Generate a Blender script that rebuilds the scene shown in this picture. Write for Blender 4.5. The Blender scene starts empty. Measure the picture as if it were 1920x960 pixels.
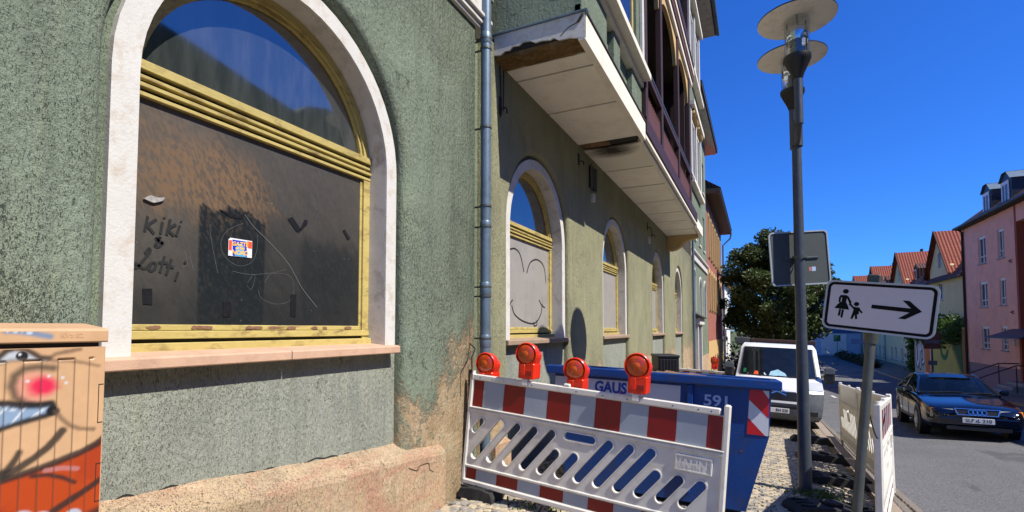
import bpy, bmesh, math, random
import numpy as np
from mathutils import Vector, Matrix
from mathutils.geometry import tessellate_polygon
R = math.radians
S = bpy.context.scene
COL = S.collection
random.seed(7)

# ---------------------------------------------------------------- camera, sky, sun, exposure
cam = bpy.data.cameras.new('camera'); camo = bpy.data.objects.new('camera', cam); COL.objects.link(camo)
cam.sensor_width = 36.0; cam.lens = 18.0
cam.shift_y = 93.0 / 1920.0
cam.clip_start = 0.05; cam.clip_end = 3000
EYE = 1.70
camo.location = (0, 0, EYE)
camo.rotation_euler = (R(90) + math.atan(.0457), 0, R(25.6))
S.camera = camo
SUN_EL, SUN_AZ = 50.0, -8.0            # azimuth counted from +X towards +Y
w = bpy.data.worlds.new('World'); S.world = w; w.use_nodes = True
nt = w.node_tree; nt.nodes.clear()
sky = nt.nodes.new('ShaderNodeTexSky'); sky.sky_type = 'NISHITA'; sky.sun_disc = False
sky.sun_elevation = R(SUN_EL); sky.sun_rotation = R(90 - SUN_AZ)
sky.altitude = 300; sky.air_density = 1.0; sky.dust_density = 0.2; sky.ozone_density = 3.0
hs = nt.nodes.new('ShaderNodeHueSaturation'); hs.inputs['Saturation'].default_value = 1.12; hs.inputs['Value'].default_value = 1.0
bg = nt.nodes.new('ShaderNodeBackground'); bg.inputs['Strength'].default_value = 0.058
wo = nt.nodes.new('ShaderNodeOutputWorld')
nt.links.new(sky.outputs[0], hs.inputs['Color']); cb_ = nt.nodes.new('ShaderNodeMix'); cb_.data_type = 'RGBA'; cb_.blend_type = 'MULTIPLY'; cb_.inputs[0].default_value = 1; cb_.inputs[7].default_value = (.46, 1.17, 2.5, 1)   # the photograph's deep blue
nt.links.new(hs.outputs[0], cb_.inputs[6]); nt.links.new(cb_.outputs[2], bg.inputs['Color']); nt.links.new(bg.outputs[0], wo.inputs['Surface'])
sl = bpy.data.lights.new('sun', 'SUN'); sl.energy = 5.0; sl.angle = R(.5); sl.color = (1, .945, .84)
slo = bpy.data.objects.new('sun', sl); COL.objects.link(slo)
to_sun = Vector((math.cos(R(SUN_EL)) * math.cos(R(SUN_AZ)), math.cos(R(SUN_EL)) * math.sin(R(SUN_AZ)), math.sin(R(SUN_EL))))
slo.rotation_euler = to_sun.to_track_quat('Z', 'Y').to_euler(); slo.location = (30, 5, 40)
vs_ = S.view_settings
vs_.view_transform = 'Standard'; vs_.look = 'None'; vs_.exposure = 0.45; vs_.gamma = 1.0; vs_.use_curve_mapping = False
S.cycles.max_bounces = 8; S.cycles.diffuse_bounces = 2

# ---------------------------------------------------------------- helpers
def lin(r, g, b):
    f = lambda c: (c / 255 / 12.92) if c / 255 <= .04045 else ((c / 255 + .055) / 1.055) ** 2.4
    return (f(r), f(g), f(b))

def new_mat(name):
    m = bpy.data.materials.new(name); m.use_nodes = True
    n = m.node_tree.nodes; n.clear()
    b = n.new('ShaderNodeBsdfPrincipled'); o = n.new('ShaderNodeOutputMaterial')
    m.node_tree.links.new(b.outputs[0], o.inputs['Surface'])
    return m, m.node_tree, b

def noise(nt, scale, detail=6, rough=.6, stretch=None, dist=0., off=(0, 0, 0)):
    tc = nt.nodes.new('ShaderNodeTexCoord'); mp = nt.nodes.new('ShaderNodeMapping')
    nt.links.new(tc.outputs['Object'], mp.inputs['Vector'])
    if stretch: mp.inputs['Scale'].default_value = stretch
    mp.inputs['Location'].default_value = off
    n = nt.nodes.new('ShaderNodeTexNoise'); n.inputs['Scale'].default_value = scale
    n.inputs['Detail'].default_value = detail; n.inputs['Roughness'].default_value = rough; n.inputs['Distortion'].default_value = dist
    nt.links.new(mp.outputs[0], n.inputs['Vector'])
    return n.outputs['Fac']

def maprange(nt, src, a, b, c, d, smooth=False):
    m = nt.nodes.new('ShaderNodeMapRange'); m.inputs[1].default_value = a; m.inputs[2].default_value = b
    m.inputs[3].default_value = c; m.inputs[4].default_value = d
    if smooth: m.interpolation_type = 'SMOOTHSTEP'
    nt.links.new(src, m.inputs[0]); return m.outputs[0]

def math_(nt, op, a, b):
    m = nt.nodes.new('ShaderNodeMath'); m.operation = op
    for i, s in enumerate((a, b)):
        if isinstance(s, (int, float)): m.inputs[i].default_value = s
        else: nt.links.new(s, m.inputs[i])
    return m.outputs[0]

def mixc(nt, fac, a, b, mode='MIX'):
    m = nt.nodes.new('ShaderNodeMix'); m.data_type = 'RGBA'; m.blend_type = mode
    if isinstance(fac, (int, float)): m.inputs[0].default_value = fac
    else: nt.links.new(fac, m.inputs[0])
    for i, s in ((6, a), (7, b)):
        if isinstance(s, tuple): m.inputs[i].default_value = (*s[:3], 1)
        else: nt.links.new(s, m.inputs[i])
    return m.outputs[2]

def bump(nt, b, h, strength, dist):
    n = nt.nodes.new('ShaderNodeBump'); n.inputs['Strength'].default_value = strength; n.inputs['Distance'].default_value = dist
    nt.links.new(h, n.inputs['Height']); nt.links.new(n.outputs[0], b.inputs['Normal']); return n

def sc(c, k): return tuple(min(1, x * k) for x in c)

def mat(name, col, rough=.7, var=.12, vs=2.5, bm=0., bs=60., bd=.004, metal=0., dirt=None, dirt_amt=.5, ds=6., coat=0., spec=.5, stretch=None):
    """plain surface: base colour with slow and fine variation, optional patchy dirt and fine relief"""
    m, nt, b = new_mat(name)
    n1 = noise(nt, vs, 5, .6, stretch); n2 = noise(nt, vs * 14, 4, .6, stretch, off=(3, 1, 7))
    f = math_(nt, 'ADD', math_(nt, 'MULTIPLY', n1, .65), math_(nt, 'MULTIPLY', n2, .35))
    c = mixc(nt, maprange(nt, f, .3, .7, 0, 1), sc(col, 1 - var), sc(col, 1 + var))
    if dirt:
        d = noise(nt, ds, 8, .7, stretch, .4, off=(11, 5, 2))
        c = mixc(nt, maprange(nt, d, .5, .72, 0, dirt_amt), c, dirt)
    nt.links.new(c, b.inputs['Base Color'])
    rr = maprange(nt, n2, .3, .7, max(0, rough - .08), min(1, rough + .08)); nt.links.new(rr, b.inputs['Roughness'])
    b.inputs['Metallic'].default_value = metal; b.inputs['Coat Weight'].default_value = coat; b.inputs['Specular IOR Level'].default_value = spec
    b.inputs['Coat Roughness'].default_value = .06
    if bm: bump(nt, b, noise(nt, bs, 5, .65, stretch), bm, bd)
    return m

class MB:
    """collects shapes, then links them as ONE mesh object"""
    def __init__(s): s.v = []; s.f = []; s.mi = []; s.cur = 0
    def add(s, vs, fs):
        o = len(s.v); s.v += [tuple(p) for p in vs]; s.f += [tuple(i + o for i in f) for f in fs]; s.mi += [s.cur] * len(fs); return s
    def box(s, a, b, M=None):
        (x0, y0, z0), (x1, y1, z1) = a, b
        v = [Vector(p) for p in ((x0, y0, z0), (x1, y0, z0), (x1, y1, z0), (x0, y1, z0), (x0, y0, z1), (x1, y0, z1), (x1, y1, z1), (x0, y1, z1))]
        if M: v = [M @ p for p in v]
        return s.add(v, [(0, 3, 2, 1), (4, 5, 6, 7), (0, 1, 5, 4), (1, 2, 6, 5), (2, 3, 7, 6), (3, 0, 4, 7)])
    def cbox(s, a, b, c=.01, M=None):
        """box with chamfered edges (24 verts)"""
        a = Vector(a); b = Vector(b); ctr = (a + b) / 2; h = (b - a) / 2
        bmm = bmesh.new(); bmesh.ops.create_cube(bmm, size=2)
        for v in bmm.verts: v.co = Vector((v.co.x * h.x, v.co.y * h.y, v.co.z * h.z))
        bmesh.ops.bevel(bmm, geom=bmm.edges[:], offset=min(c, .49 * min(abs(h.x), abs(h.y), abs(h.z)) * 2), segments=1, affect='EDGES')
        bmm.verts.index_update()
        vs = [ctr + v.co for v in bmm.verts]
        if M: vs = [M @ p for p in vs]
        fs = [[v.index for v in f.verts] for f in bmm.faces]; bmm.free()
        return s.add(vs, fs)
    def tube(s, pts, r, n=10, caps=True):
        pts = [Vector(p) for p in pts]; k = len(pts)
        rs = list(r) if isinstance(r, (list, tuple)) else [r] * k
        vs = []; fs = []; prev = None
        for i, p in enumerate(pts):
            t = (pts[min(i + 1, k - 1)] - pts[max(i - 1, 0)]).normalized()
            ref = prev if prev else (Vector((0, 0, 1)) if abs(t.z) < .9 else Vector((1, 0, 0)))
            a = (ref - t * ref.dot(t)).normalized(); prev = a; b = t.cross(a)
            for j in range(n):
                q = 2 * math.pi * j / n; vs.append(p + (a * math.cos(q) + b * math.sin(q)) * rs[i])
        for i in range(k - 1):
            for j in range(n):
                fs.append((i * n + j, i * n + (j + 1) % n, (i + 1) * n + (j + 1) % n, (i + 1) * n + j))
        if caps: fs.append(tuple(range(n - 1, -1, -1))); fs.append(tuple(range((k - 1) * n, k * n)))
        return s.add(vs, fs)
    def lathe(s, prof, n=24, M=None, caps=True):
        """profile of (radius, z)"""
        k = len(prof); vs = []; fs = []
        for r, z in prof:
            for j in range(n):
                q = 2 * math.pi * j / n; p = Vector((r * math.cos(q), r * math.sin(q), z)); vs.append(M @ p if M else p)
        for i in range(k - 1):
            for j in range(n): fs.append((i * n + j, i * n + (j + 1) % n, (i + 1) * n + (j + 1) % n, (i + 1) * n + j))
        if caps: fs.append(tuple(range(n - 1, -1, -1))); fs.append(tuple(range((k - 1) * n, k * n)))
        return s.add(vs, fs)
    def plate(s, outer, holes, d0, d1, to3):
        """flat polygon with holes, extruded from d0 (front) to d1 (back); to3(u, v, d)"""
        loops = [outer] + list(holes); flat = [p for l in loops for p in l]
        tris = tessellate_polygon([[Vector((p[0], p[1], 0)) for p in l] for l in loops])
        n = len(flat); vs = [to3(p[0], p[1], d0) for p in flat] + [to3(p[0], p[1], d1) for p in flat]
        fs = [tuple(t) for t in tris] + [tuple(i + n for i in reversed(t)) for t in tris]
        o = 0
        for l in loops:
            k = len(l)
            for i in range(k): fs.append((o + i, o + (i + 1) % k, o + (i + 1) % k + n, o + i + n))
            o += k
        return s.add(vs, fs)
    def sheet(s, outer, holes, d, to3):
        loops = [outer] + list(holes); flat = [p for l in loops for p in l]
        tris = tessellate_polygon([[Vector((p[0], p[1], 0)) for p in l] for l in loops])
        return s.add([to3(p[0], p[1], d) for p in flat], [tuple(t) for t in tris])
    def strip(s, a, b):
        n = len(a); return s.add(list(a) + list(b), [(i, i + 1, n + i + 1, n + i) for i in range(n - 1)])
    def build(s, name, mats, parent=None, smooth=False, bevel=0., fixn=True, local=False, sharp=35):
        me = bpy.data.meshes.new(name); me.from_pydata(s.v, [], s.f)
        mats = mats if isinstance(mats, (list, tuple)) else [mats]
        for m in mats: me.materials.append(m)
        if len(mats) > 1: me.polygons.foreach_set('material_index', s.mi)
        if fixn:
            b = bmesh.new(); b.from_mesh(me); bmesh.ops.recalc_face_normals(b, faces=b.faces[:])
            b.to_mesh(me); b.free()
        if smooth:
            me.polygons.foreach_set('use_smooth', [True] * len(me.polygons))
            if sharp: me.set_sharp_from_angle(angle=R(sharp))
        o = bpy.data.objects.new(name, me); COL.objects.link(o)
        if bevel:
            md = o.modifiers.new('bevel', 'BEVEL'); md.width = bevel; md.segments = 2; md.limit_method = 'ANGLE'; md.angle_limit = R(40)
        if parent: put(o, parent, local)
        return o

def put(o, parent, local=False):
    o.parent = parent
    if not local and parent.type == 'EMPTY': o.matrix_parent_inverse = parent.matrix_basis.inverted()

def tag(o, label, cat, group=None):
    o['label'] = label; o['category'] = cat
    if group: o['group'] = group
    return o
def thing(name, label, cat, loc=(0, 0, 0), group=None, M=None):
    o = bpy.data.objects.new(name, None); COL.objects.link(o); o.empty_display_size = .2
    if M is not None: o.matrix_basis = M
    else: o.location = loc; o.matrix_basis = Matrix.Translation(Vector(loc))
    return tag(o, label, cat, group)
def struct(o): o['kind'] = 'structure'; return o
def stuff(o): o['kind'] = 'stuff'; return o
def copy_tree(o, parent=None):
    c = o.copy(); COL.objects.link(c)
    if parent: c.parent = parent
    for ch in o.children: copy_tree(ch, c)
    return c

def text_mesh(txt, size, to3, depth=.002, align='CENTER', shear=0., bold=0.):
    """MB with extruded letters; to3(u, v, d)"""
    cu = bpy.data.curves.new('lettering', 'FONT'); cu.body = txt; cu.size = size; cu.align_x = align; cu.align_y = 'CENTER'
    cu.shear = shear; cu.offset = bold; cu.resolution_u = 3
    o = bpy.data.objects.new('lettering', cu); COL.objects.link(o)
    dg = bpy.context.evaluated_depsgraph_get(); me = o.evaluated_get(dg).to_mesh()
    vs = [v.co.copy() for v in me.vertices]; fs = [tuple(p.vertices) for p in me.polygons]
    bpy.data.objects.remove(o)
    m = MB(); m.add([to3(v.x, v.y, depth) for v in vs], fs)
    return m

def ribbon(m, pts, wdt, to3, d=0.):
    """flat stroke of given width through 2-D points"""
    P = [Vector((p[0], p[1])) for p in pts]; L = []; Rr = []
    if len(P) > 2:                                   # smooth with Catmull-Rom
        Q = []
        for i in range(len(P) - 1):
            p0 = P[max(i - 1, 0)]; p1 = P[i]; p2 = P[i + 1]; p3 = P[min(i + 2, len(P) - 1)]
            for k in range(5):
                t = k / 5; Q.append(.5 * ((2 * p1) + (p2 - p0) * t + (2 * p0 - 5 * p1 + 4 * p2 - p3) * t * t + (3 * p1 - p0 - 3 * p2 + p3) * t ** 3))
        Q.append(P[-1]); P = Q
    for i, p in enumerate(P):
        t = (P[min(i + 1, len(P) - 1)] - P[max(i - 1, 0)])
        t = t.normalized() if t.length > 1e-9 else Vector((1, 0))
        n = Vector((-t.y, t.x)) * wdt / 2; L.append(to3(*(p + n), d)); Rr.append(to3(*(p - n), d))
    m.strip(L, Rr)

# numpy value noise
_rng = np.random.default_rng(3)
_lat = _rng.random((256, 256))
def vnoise(x, y, f):
    x = x * f + 37.1; y = y * f + 11.7
    xi = np.floor(x).astype(int); yi = np.floor(y).astype(int); fx = x - xi; fy = y - yi
    fx = fx * fx * (3 - 2 * fx); fy = fy * fy * (3 - 2 * fy)
    g = lambda a, b: _lat[a % 256, b % 256]
    return (g(xi, yi) * (1 - fx) + g(xi + 1, yi) * fx) * (1 - fy) + (g(xi, yi + 1) * (1 - fx) + g(xi + 1, yi + 1) * fx) * fy
def fbm(x, y, f, o=5):
    s = 0; a = .5; t = 0
    for i in range(o): s = s + a * vnoise(x + i * 3.3, y - i * 1.7, f); t += a; a *= .55; f *= 2.03
    return s / t
def sstep(a, b, x): t = np.clip((x - a) / (b - a), 0, 1); return t * t * (3 - 2 * t)
def pdist(Y, Z, pts):
    d = np.full(Y.shape, 9.)
    for (a, b), (c, e) in zip(pts[:-1], pts[1:]):
        vx, vy = c - a, e - b; t = np.clip(((Y - a) * vx + (Z - b) * vy) / (vx * vx + vy * vy + 1e-12), 0, 1)
        d = np.minimum(d, np.hypot(Y - a - t * vx, Z - b - t * vy))
    return d
def painted_grid(name, u0, u1, v0, v1, step, paint, to3, material, parent=None, relief=None):
    """flat panel as a fine grid carrying a printed/painted colour per point (attribute 'paint')"""
    nu = int((u1 - u0) / step) + 1; nv = int((v1 - v0) / step) + 1
    U, V = np.meshgrid(np.linspace(u0, u1, nu), np.linspace(v0, v1, nv), indexing='ij')
    C = paint(U, V); D = relief(U, V) if relief else np.zeros_like(U)
    vs = [to3(a, b, d) for a, b, d in zip(U.ravel(), V.ravel(), D.ravel())]
    idx = np.arange(nu * nv).reshape(nu, nv)
    fs = np.stack([idx[:-1, :-1], idx[1:, :-1], idx[1:, 1:], idx[:-1, 1:]], -1).reshape(-1, 4)
    me = bpy.data.meshes.new(name); me.from_pydata(vs, [], fs.tolist()); me.materials.append(material)
    at = me.color_attributes.new('paint', 'FLOAT_COLOR', 'POINT')
    buf = np.ones((nu * nv, 4), dtype=np.float32); buf[:, :3] = C.reshape(-1, 3); at.data.foreach_set('color', buf.ravel())
    me.polygons.foreach_set('use_smooth', [True] * len(me.polygons))
    o = bpy.data.objects.new(name, me); COL.objects.link(o)
    if parent: put(o, parent)
    return o
def paint_mat(name, rough, spec=.5, coat=0., bm=0., bs=80):
    m, nt, b = new_mat(name); a = nt.nodes.new('ShaderNodeVertexColor'); a.layer_name = 'paint'
    nt.links.new(a.outputs[0], b.inputs['Base Color']); b.inputs['Roughness'].default_value = rough
    b.inputs['Specular IOR Level'].default_value = spec; b.inputs['Coat Weight'].default_value = coat
    if bm: bump(nt, b, noise(nt, bs, 4), bm, .002)
    return m
def mixn(a, b, t): return a * (1 - t[..., None]) + np.array(b) * t[..., None]

# ---------------------------------------------------------------- terrain profile (the street falls away from the camera)
def zg(y):
    if y < 11: return -.068 * (y - 4.3)
    if y < 36: return -.4556 - .052 * (y - 11)
    t = min((y - 36) / 12, 1); return -1.7556 - .624 * (t - t * t / 2)
def zs(x, y): return zg(y) + .06 - .05 * (min(x, 1.4) + 2.8)          # pavement, with cross-fall
def zr(x, y):
    t = max(0, min((x - 1.7) / 2.8, 1)); t = t * t * (3 - 2 * t); return zg(y) - .25 + .13 * t
# ---------------------------------------------------------------- materials
def stucco(name, col, peel=False, pits=1.0, streak=.0, dark=.55, ptop=2.35, pshift=0., pink=None, bk=1., rg=.12):
    m, nt, b = new_mat(name)
    slow = noise(nt, 1.3, 5, .6); fine = noise(nt, 30, 4, .6)
    f = math_(nt, 'ADD', math_(nt, 'MULTIPLY', slow, .7), math_(nt, 'MULTIPLY', fine, .3))
    c = mixc(nt, maprange(nt, f, .32, .68, 0, 1), sc(col, .8), sc(col, 1.2))
    st = noise(nt, 2.2, 6, .65, (6, 6, .55), .3, off=(4, 4, 0))                      # rain streaks
    c = mixc(nt, maprange(nt, st, .52, .75, 0, .38 + streak), c, (col[0] * 1.35, col[1] * 1.22, col[2] * 1.0))
    ds_ = noise(nt, 1.6, 7, .7, (5, 5, .35), .5, off=(9, 2, 0))                       # grime that ran down with the rain
    c = mixc(nt, maprange(nt, ds_, .5, .72, 0, .5), c, sc(col, .5))
    c = mixc(nt, maprange(nt, noise(nt, .9, 6, .65, None, .6, off=(7, 1, 3)), .5, .66, 0, .4), c, (col[0] * 1.2, col[1] * 1.14, col[2] * 1.0))
    pit = noise(nt, 95, 4, .62, (1, 1.5, .7), 1.2, off=(1, 2, 3))
    rgn = noise(nt, 1.7, 4, .6, None, .8, off=(1, 7, 2))                                  # some areas coarse, some trowelled smooth
    pit = math_(nt, 'ADD', pit, math_(nt, 'MULTIPLY', math_(nt, 'SUBTRACT', rgn, .5), rg))
    p = maprange(nt, pit, .31, .43, 0, 1, True)
    c = mixc(nt, math_(nt, 'MULTIPLY', math_(nt, 'SUBTRACT', 1, p), dark * pits), c, sc(col, .30))
    vc = nt.nodes.new('ShaderNodeTexVoronoi'); vc.feature = 'DISTANCE_TO_EDGE'; vc.inputs['Scale'].default_value = .75; tcv = nt.nodes.new('ShaderNodeTexCoord')
    dsp = nt.nodes.new('ShaderNodeTexNoise'); dsp.inputs['Scale'].default_value = 4; dsp.inputs['Detail'].default_value = 6; nt.links.new(tcv.outputs['Object'], dsp.inputs['Vector'])
    va = nt.nodes.new('ShaderNodeVectorMath'); va.operation = 'MULTIPLY_ADD'; va.inputs[1].default_value = (.35, .35, .35); nt.links.new(dsp.outputs['Color'], va.inputs[0]); nt.links.new(tcv.outputs['Object'], va.inputs[2]); nt.links.new(va.outputs[0], vc.inputs['Vector'])
    crk = math_(nt, 'MULTIPLY', maprange(nt, vc.outputs['Distance'], 0, .0035, 1, 0), maprange(nt, noise(nt, 1.1, 3, .5, off=(3, 3, 9)), .5, .58, 0, .8))   # hairline cracks
    c = mixc(nt, crk, c, sc(col, .22))
    if pink: c = mixc(nt, maprange(nt, noise(nt, 1.6, 6, .65, (1, .8, 2.2), .8, off=(6, 6, 1)), .47, .62, 0, .75), c, pink)
    if pink: c = mixc(nt, maprange(nt, noise(nt, 6, 7, .7, off=(3, 8, 8)), .56, .66, 0, .6), c, sc(col, 1.35))
    h = math_(nt, 'ADD', math_(nt, 'MULTIPLY', p, .9), math_(nt, 'MULTIPLY', noise(nt, 130, 4, .7), .35))
    h = math_(nt, 'ADD', h, math_(nt, 'MULTIPLY', noise(nt, 22, 3, .6, (1, 1.6, .22), .3), .9))       # vertical float marks
    h = math_(nt, 'ADD', h, math_(nt, 'MULTIPLY', noise(nt, 34, 4, .65, (1, 1.2, .7)), 1.0))
    if peel:
        tc = nt.nodes.new('ShaderNodeTexCoord'); sx = nt.nodes.new('ShaderNodeSeparateXYZ'); nt.links.new(tc.outputs['Object'], sx.inputs[0])
        g = maprange(nt, sx.outputs[2], ptop, .45, -.32 + pshift, .40 + pshift)                        # paint has come off towards the ground ...
        yy = maprange(nt, sx.outputs[1], 3.75, 4.65, -.12, .16)                        # ... and along the rain pipe
        yb = maprange(nt, sx.outputs[1], 5.2, 5.6, 0, .05)
        e = math_(nt, 'ADD', math_(nt, 'ADD', g, yy), noise(nt, 2.6, 10, .72, (1, 1.1, .85), .25, off=(2, 9, 4)))
        e = math_(nt, 'ADD', e, math_(nt, 'MULTIPLY', noise(nt, 24, 5, .7), .3))
        k = maprange(nt, e, .69, .84, 0, 1)
        under = mixc(nt, maprange(nt, noise(nt, 5, 7, .7, off=(5, 5, 5)), .35, .65, 0, 1), lin(170, 146, 114), lin(196, 174, 142))
        under = mixc(nt, maprange(nt, noise(nt, 9, 6, .7, off=(8, 1, 5)), .55, .7, 0, .7), under, lin(150, 160, 140))
        c = mixc(nt, k, c, under)
        h = math_(nt, 'SUBTRACT', h, math_(nt, 'MULTIPLY', k, .9))
    nt.links.new(c, b.inputs['Base Color']); b.inputs['Roughness'].default_value = .9; b.inputs['Specular IOR Level'].default_value = .25
    bump(nt, b, h, 1.0, .016 * bk)
    return m

GREEN = (.220, .266, .200)
m_green = stucco('green_render', GREEN, True, dark=.8, bk=1.2, rg=.28)
m_green2 = stucco('sun_bleached_green_render', (.30, .295, .185), True, pits=.7, streak=.12, ptop=1.5, pshift=-.06)
m_apron = stucco('grey_green_render', (.315, .335, .285), pits=.55, dark=.6)
m_green_far = stucco('green_render_upper', (.19, .235, .175), pits=.4)
m_plinth = stucco('sandy_plinth', lin(186, 164, 134), pits=.5, streak=.1, pink=lin(184, 140, 116))
m_white = mat('chalky_white_paint', (.60, .585, .55), .8, .08, 3, .5, 70, .005, dirt=lin(168, 144, 112), dirt_amt=.6, ds=9)
m_reveal = mat('dirty_reveal', (.55, .53, .49), .8, .15, 3, .3, 60, .004, dirt=(.2, .17, .14), dirt_amt=.7, ds=5)
m_yellow = mat('ochre_paint', lin(184, 166, 100), .55, .16, 4, .3, 120, .002, dirt=lin(98, 76, 50), dirt_amt=.95, ds=14, stretch=(1, .35, 1))
m_flake = mat('bare_weathered_wood', lin(128, 92, 72), .8, .25, 30, .3, 90)
m_sill = mat('red_sandstone', lin(196, 160, 134), .85, .12, 6, .5, 140, .003, dirt=lin(150, 110, 90), dirt_amt=.4, ds=9)
m_sill_far = mat('grey_sandstone', lin(150, 128, 108), .85, .15, 6, .4, 120, .003)
m_zinc = mat('grey_zinc', lin(104, 122, 138), .45, .12, 3, .1, 40, .002, metal=.35, dirt=lin(70, 78, 86), dirt_amt=.6, ds=5)
m_cream = mat('cream_plaster', (.78, .73, .62), .8, .05, 1.5, .2, 60, .003, dirt=(.45, .36, .24), dirt_amt=.35, ds=3)
m_soffit = mat('cream_soffit_board', (.84, .79, .68), .8, .06, 2, .15, 50, .003, dirt=(.5, .40, .28), dirt_amt=.4, ds=2.5)
m_soot = mat('sooty_stain', lin(120, 92, 58), .9, .5, 4, .3, 60, dirt=(.02, .016, .012), dirt_amt=.9, ds=4)
m_rot = mat('exposed_rotten_render', lin(104, 78, 40), .95, .45, 9, .9, 30, .02, dirt=lin(150, 124, 84), dirt_amt=.8, ds=12)
m_darkgap = mat('dark_gap', (.02, .018, .015), .9, .1)
m_maroon = mat('maroon_timber', lin(60, 34, 27), .6, .25, 5, .3, 60, .003, dirt=(.03, .02, .02), dirt_amt=.5, ds=6)
m_maroon2 = mat('weathered_maroon_board', lin(98, 56, 44), .65, .2, 5, .3, 60, .003, dirt=(.05, .03, .03), dirt_amt=.5, ds=6)
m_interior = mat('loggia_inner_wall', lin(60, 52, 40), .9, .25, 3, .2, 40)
m_ochre = mat('ochre_plaster', lin(196, 164, 110), .85, .12, 2, .3, 60)
m_roofdark = mat('dark_roof', (.035, .028, .026), .8, .3, 5, .4, 20, .02)
m_black = mat('black_plastic', (.012, .012, .013), .45, .3, 8, .1, 60)
m_rubber = mat('black_recycled_rubber', (.016, .016, .017), .8, .4, 12, .6, 60, .004, dirt=(.08, .075, .065), dirt_amt=.6, ds=9)
m_brick = None

def brick_mat(name, c1, c2, mortar, scale=1., w=.25, h=.075):
    m, nt, b = new_mat(name); tc = nt.nodes.new('ShaderNodeTexCoord'); mp = nt.nodes.new('ShaderNodeMapping')
    mp.inputs['Rotation'].default_value = (0, R(90), R(90)); nt.links.new(tc.outputs['Object'], mp.inputs['Vector'])
    sx = nt.nodes.new('ShaderNodeSeparateXYZ'); nt.links.new(tc.outputs['Object'], sx.inputs[0])
    cx = nt.nodes.new('ShaderNodeCombineXYZ'); nt.links.new(sx.outputs[1], cx.inputs[0]); nt.links.new(sx.outputs[2], cx.inputs[1])
    bt = nt.nodes.new('ShaderNodeTexBrick'); nt.links.new(cx.outputs[0], bt.inputs['Vector'])
    bt.inputs['Color1'].default_value = (*c1, 1); bt.inputs['Color2'].default_value = (*c2, 1); bt.inputs['Mortar'].default_value = (*mortar, 1)
    bt.inputs['Scale'].default_value = scale; bt.inputs['Brick Width'].default_value = w; bt.inputs['Row Height'].default_value = h; bt.inputs['Mortar Size'].default_value = .008
    c = mixc(nt, maprange(nt, noise(nt, 2, 6), .3, .7, 0, .35), bt.outputs['Color'], sc(c1, .5))
    nt.links.new(c, b.inputs['Base Color']); b.inputs['Roughness'].default_value = .9
    bump(nt, b, bt.outputs['Fac'], -.6, .006)
    return m

def glass_mat(name, base=(.012, .014, .016), rough=.03, ior=1.9, dust=.0):
    m, nt, b = new_mat(name)
    n = noise(nt, 3, 6, .65, (1, 3, .6)); c = mixc(nt, maprange(nt, n, .4, .75, 0, dust), base, (.16, .17, .16))
    nt.links.new(c, b.inputs['Base Color']); b.inputs['IOR'].default_value = ior
    nt.links.new(maprange(nt, n, .35, .75, rough, rough + .12 * dust), b.inputs['Roughness'])
    return m
m_glass = glass_mat('dusty_glass', base=(.03, .036, .038), ior=2.9, dust=.3)
m_glass2 = glass_mat('window_glass', ior=1.9, dust=.1)
m_pane = paint_mat('dirty_pane_film', .34, .5)

def plastic(name, col, rough=.4, trans=.25, dirt=(.35, .3, .24)):
    m, nt, b = new_mat(name); n = noise(nt, 7, 7, .65); 
    c = mixc(nt, maprange(nt, n, .48, .75, 0, .4), col, sc(col, .62) if dirt is None else dirt)
    f = noise(nt, 60, 4, .6); c = mixc(nt, maprange(nt, f, .55, .8, 0, .25), c, sc(col, .55))
    nt.links.new(c, b.inputs['Base Color']); b.inputs['Roughness'].default_value = rough
    t = nt.nodes.new('ShaderNodeBsdfTranslucent'); t.inputs['Color'].default_value = (min(1, col[0]), col[1] * .86, col[2] * .66, 1)
    mx = nt.nodes.new('ShaderNodeMixShader'); mx.inputs[0].default_value = trans
    o = [q for q in nt.nodes if q.type == 'OUTPUT_MATERIAL'][0]
    nt.links.new(b.outputs[0], mx.inputs[1]); nt.links.new(t.outputs[0], mx.inputs[2]); nt.links.new(mx.outputs[0], o.inputs['Surface'])
    return m
m_wplastic = plastic('white_barrier_plastic', (.82, .80, .73), .42, .16)
m_redfoil = mat('red_reflective_foil', lin(128, 6, 8), .42, .12, 6, dirt=lin(104, 10, 10), dirt_amt=.5, ds=5)
m_greyfoil = mat('white_reflective_foil', lin(150, 160, 172), .4, .08, 4, dirt=lin(170, 176, 184), dirt_amt=.5, ds=3)
m_redfoil2 = mat('red_foil_bright', lin(190, 22, 20), .4, .1, 6); m_greyfoil2 = mat('white_foil_bright', lin(205, 210, 218), .4, .06, 4)
m_lampred = plastic('orange_red_plastic', lin(238, 52, 14), .32, .12, dirt=lin(200, 40, 14))
m_skip = mat('blue_skip_paint', lin(8, 52, 128), .38, .2, 2, .2, 12, .004, dirt=lin(60, 56, 62), dirt_amt=.4, ds=4)
def skip_mat():
    m = mat('scuffed_blue_skip_paint', lin(3, 56, 124), .4, .22, 2, .25, 9, .006, dirt=lin(56, 58, 70), dirt_amt=.5, ds=4)
    nt = m.node_tree; b = [q for q in nt.nodes if q.type == 'BSDF_PRINCIPLED'][0]; src = b.inputs['Base Color'].links[0].from_socket
    c = mixc(nt, maprange(nt, noise(nt, 16, 6, .7, off=(4, 4, 9)), .66, .70, 0, .9), src, lin(104, 62, 40))
    c = mixc(nt, maprange(nt, noise(nt, 5, 5, .6, (1, 1, 9), 1.5, off=(1, 4, 2)), .68, .70, 0, .5), c, lin(120, 140, 170)); nt.links.new(c, b.inputs['Base Color']); return m
m_skip = skip_mat()
m_rust = mat('rust', lin(110, 62, 34), .95, .4, 10, .5, 40)
m_decal_w = mat('white_decal', lin(196, 200, 206), .4, .06, 5); m_decal_b = mat('blue_decal', lin(18, 64, 158), .4, .08, 5)
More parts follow.
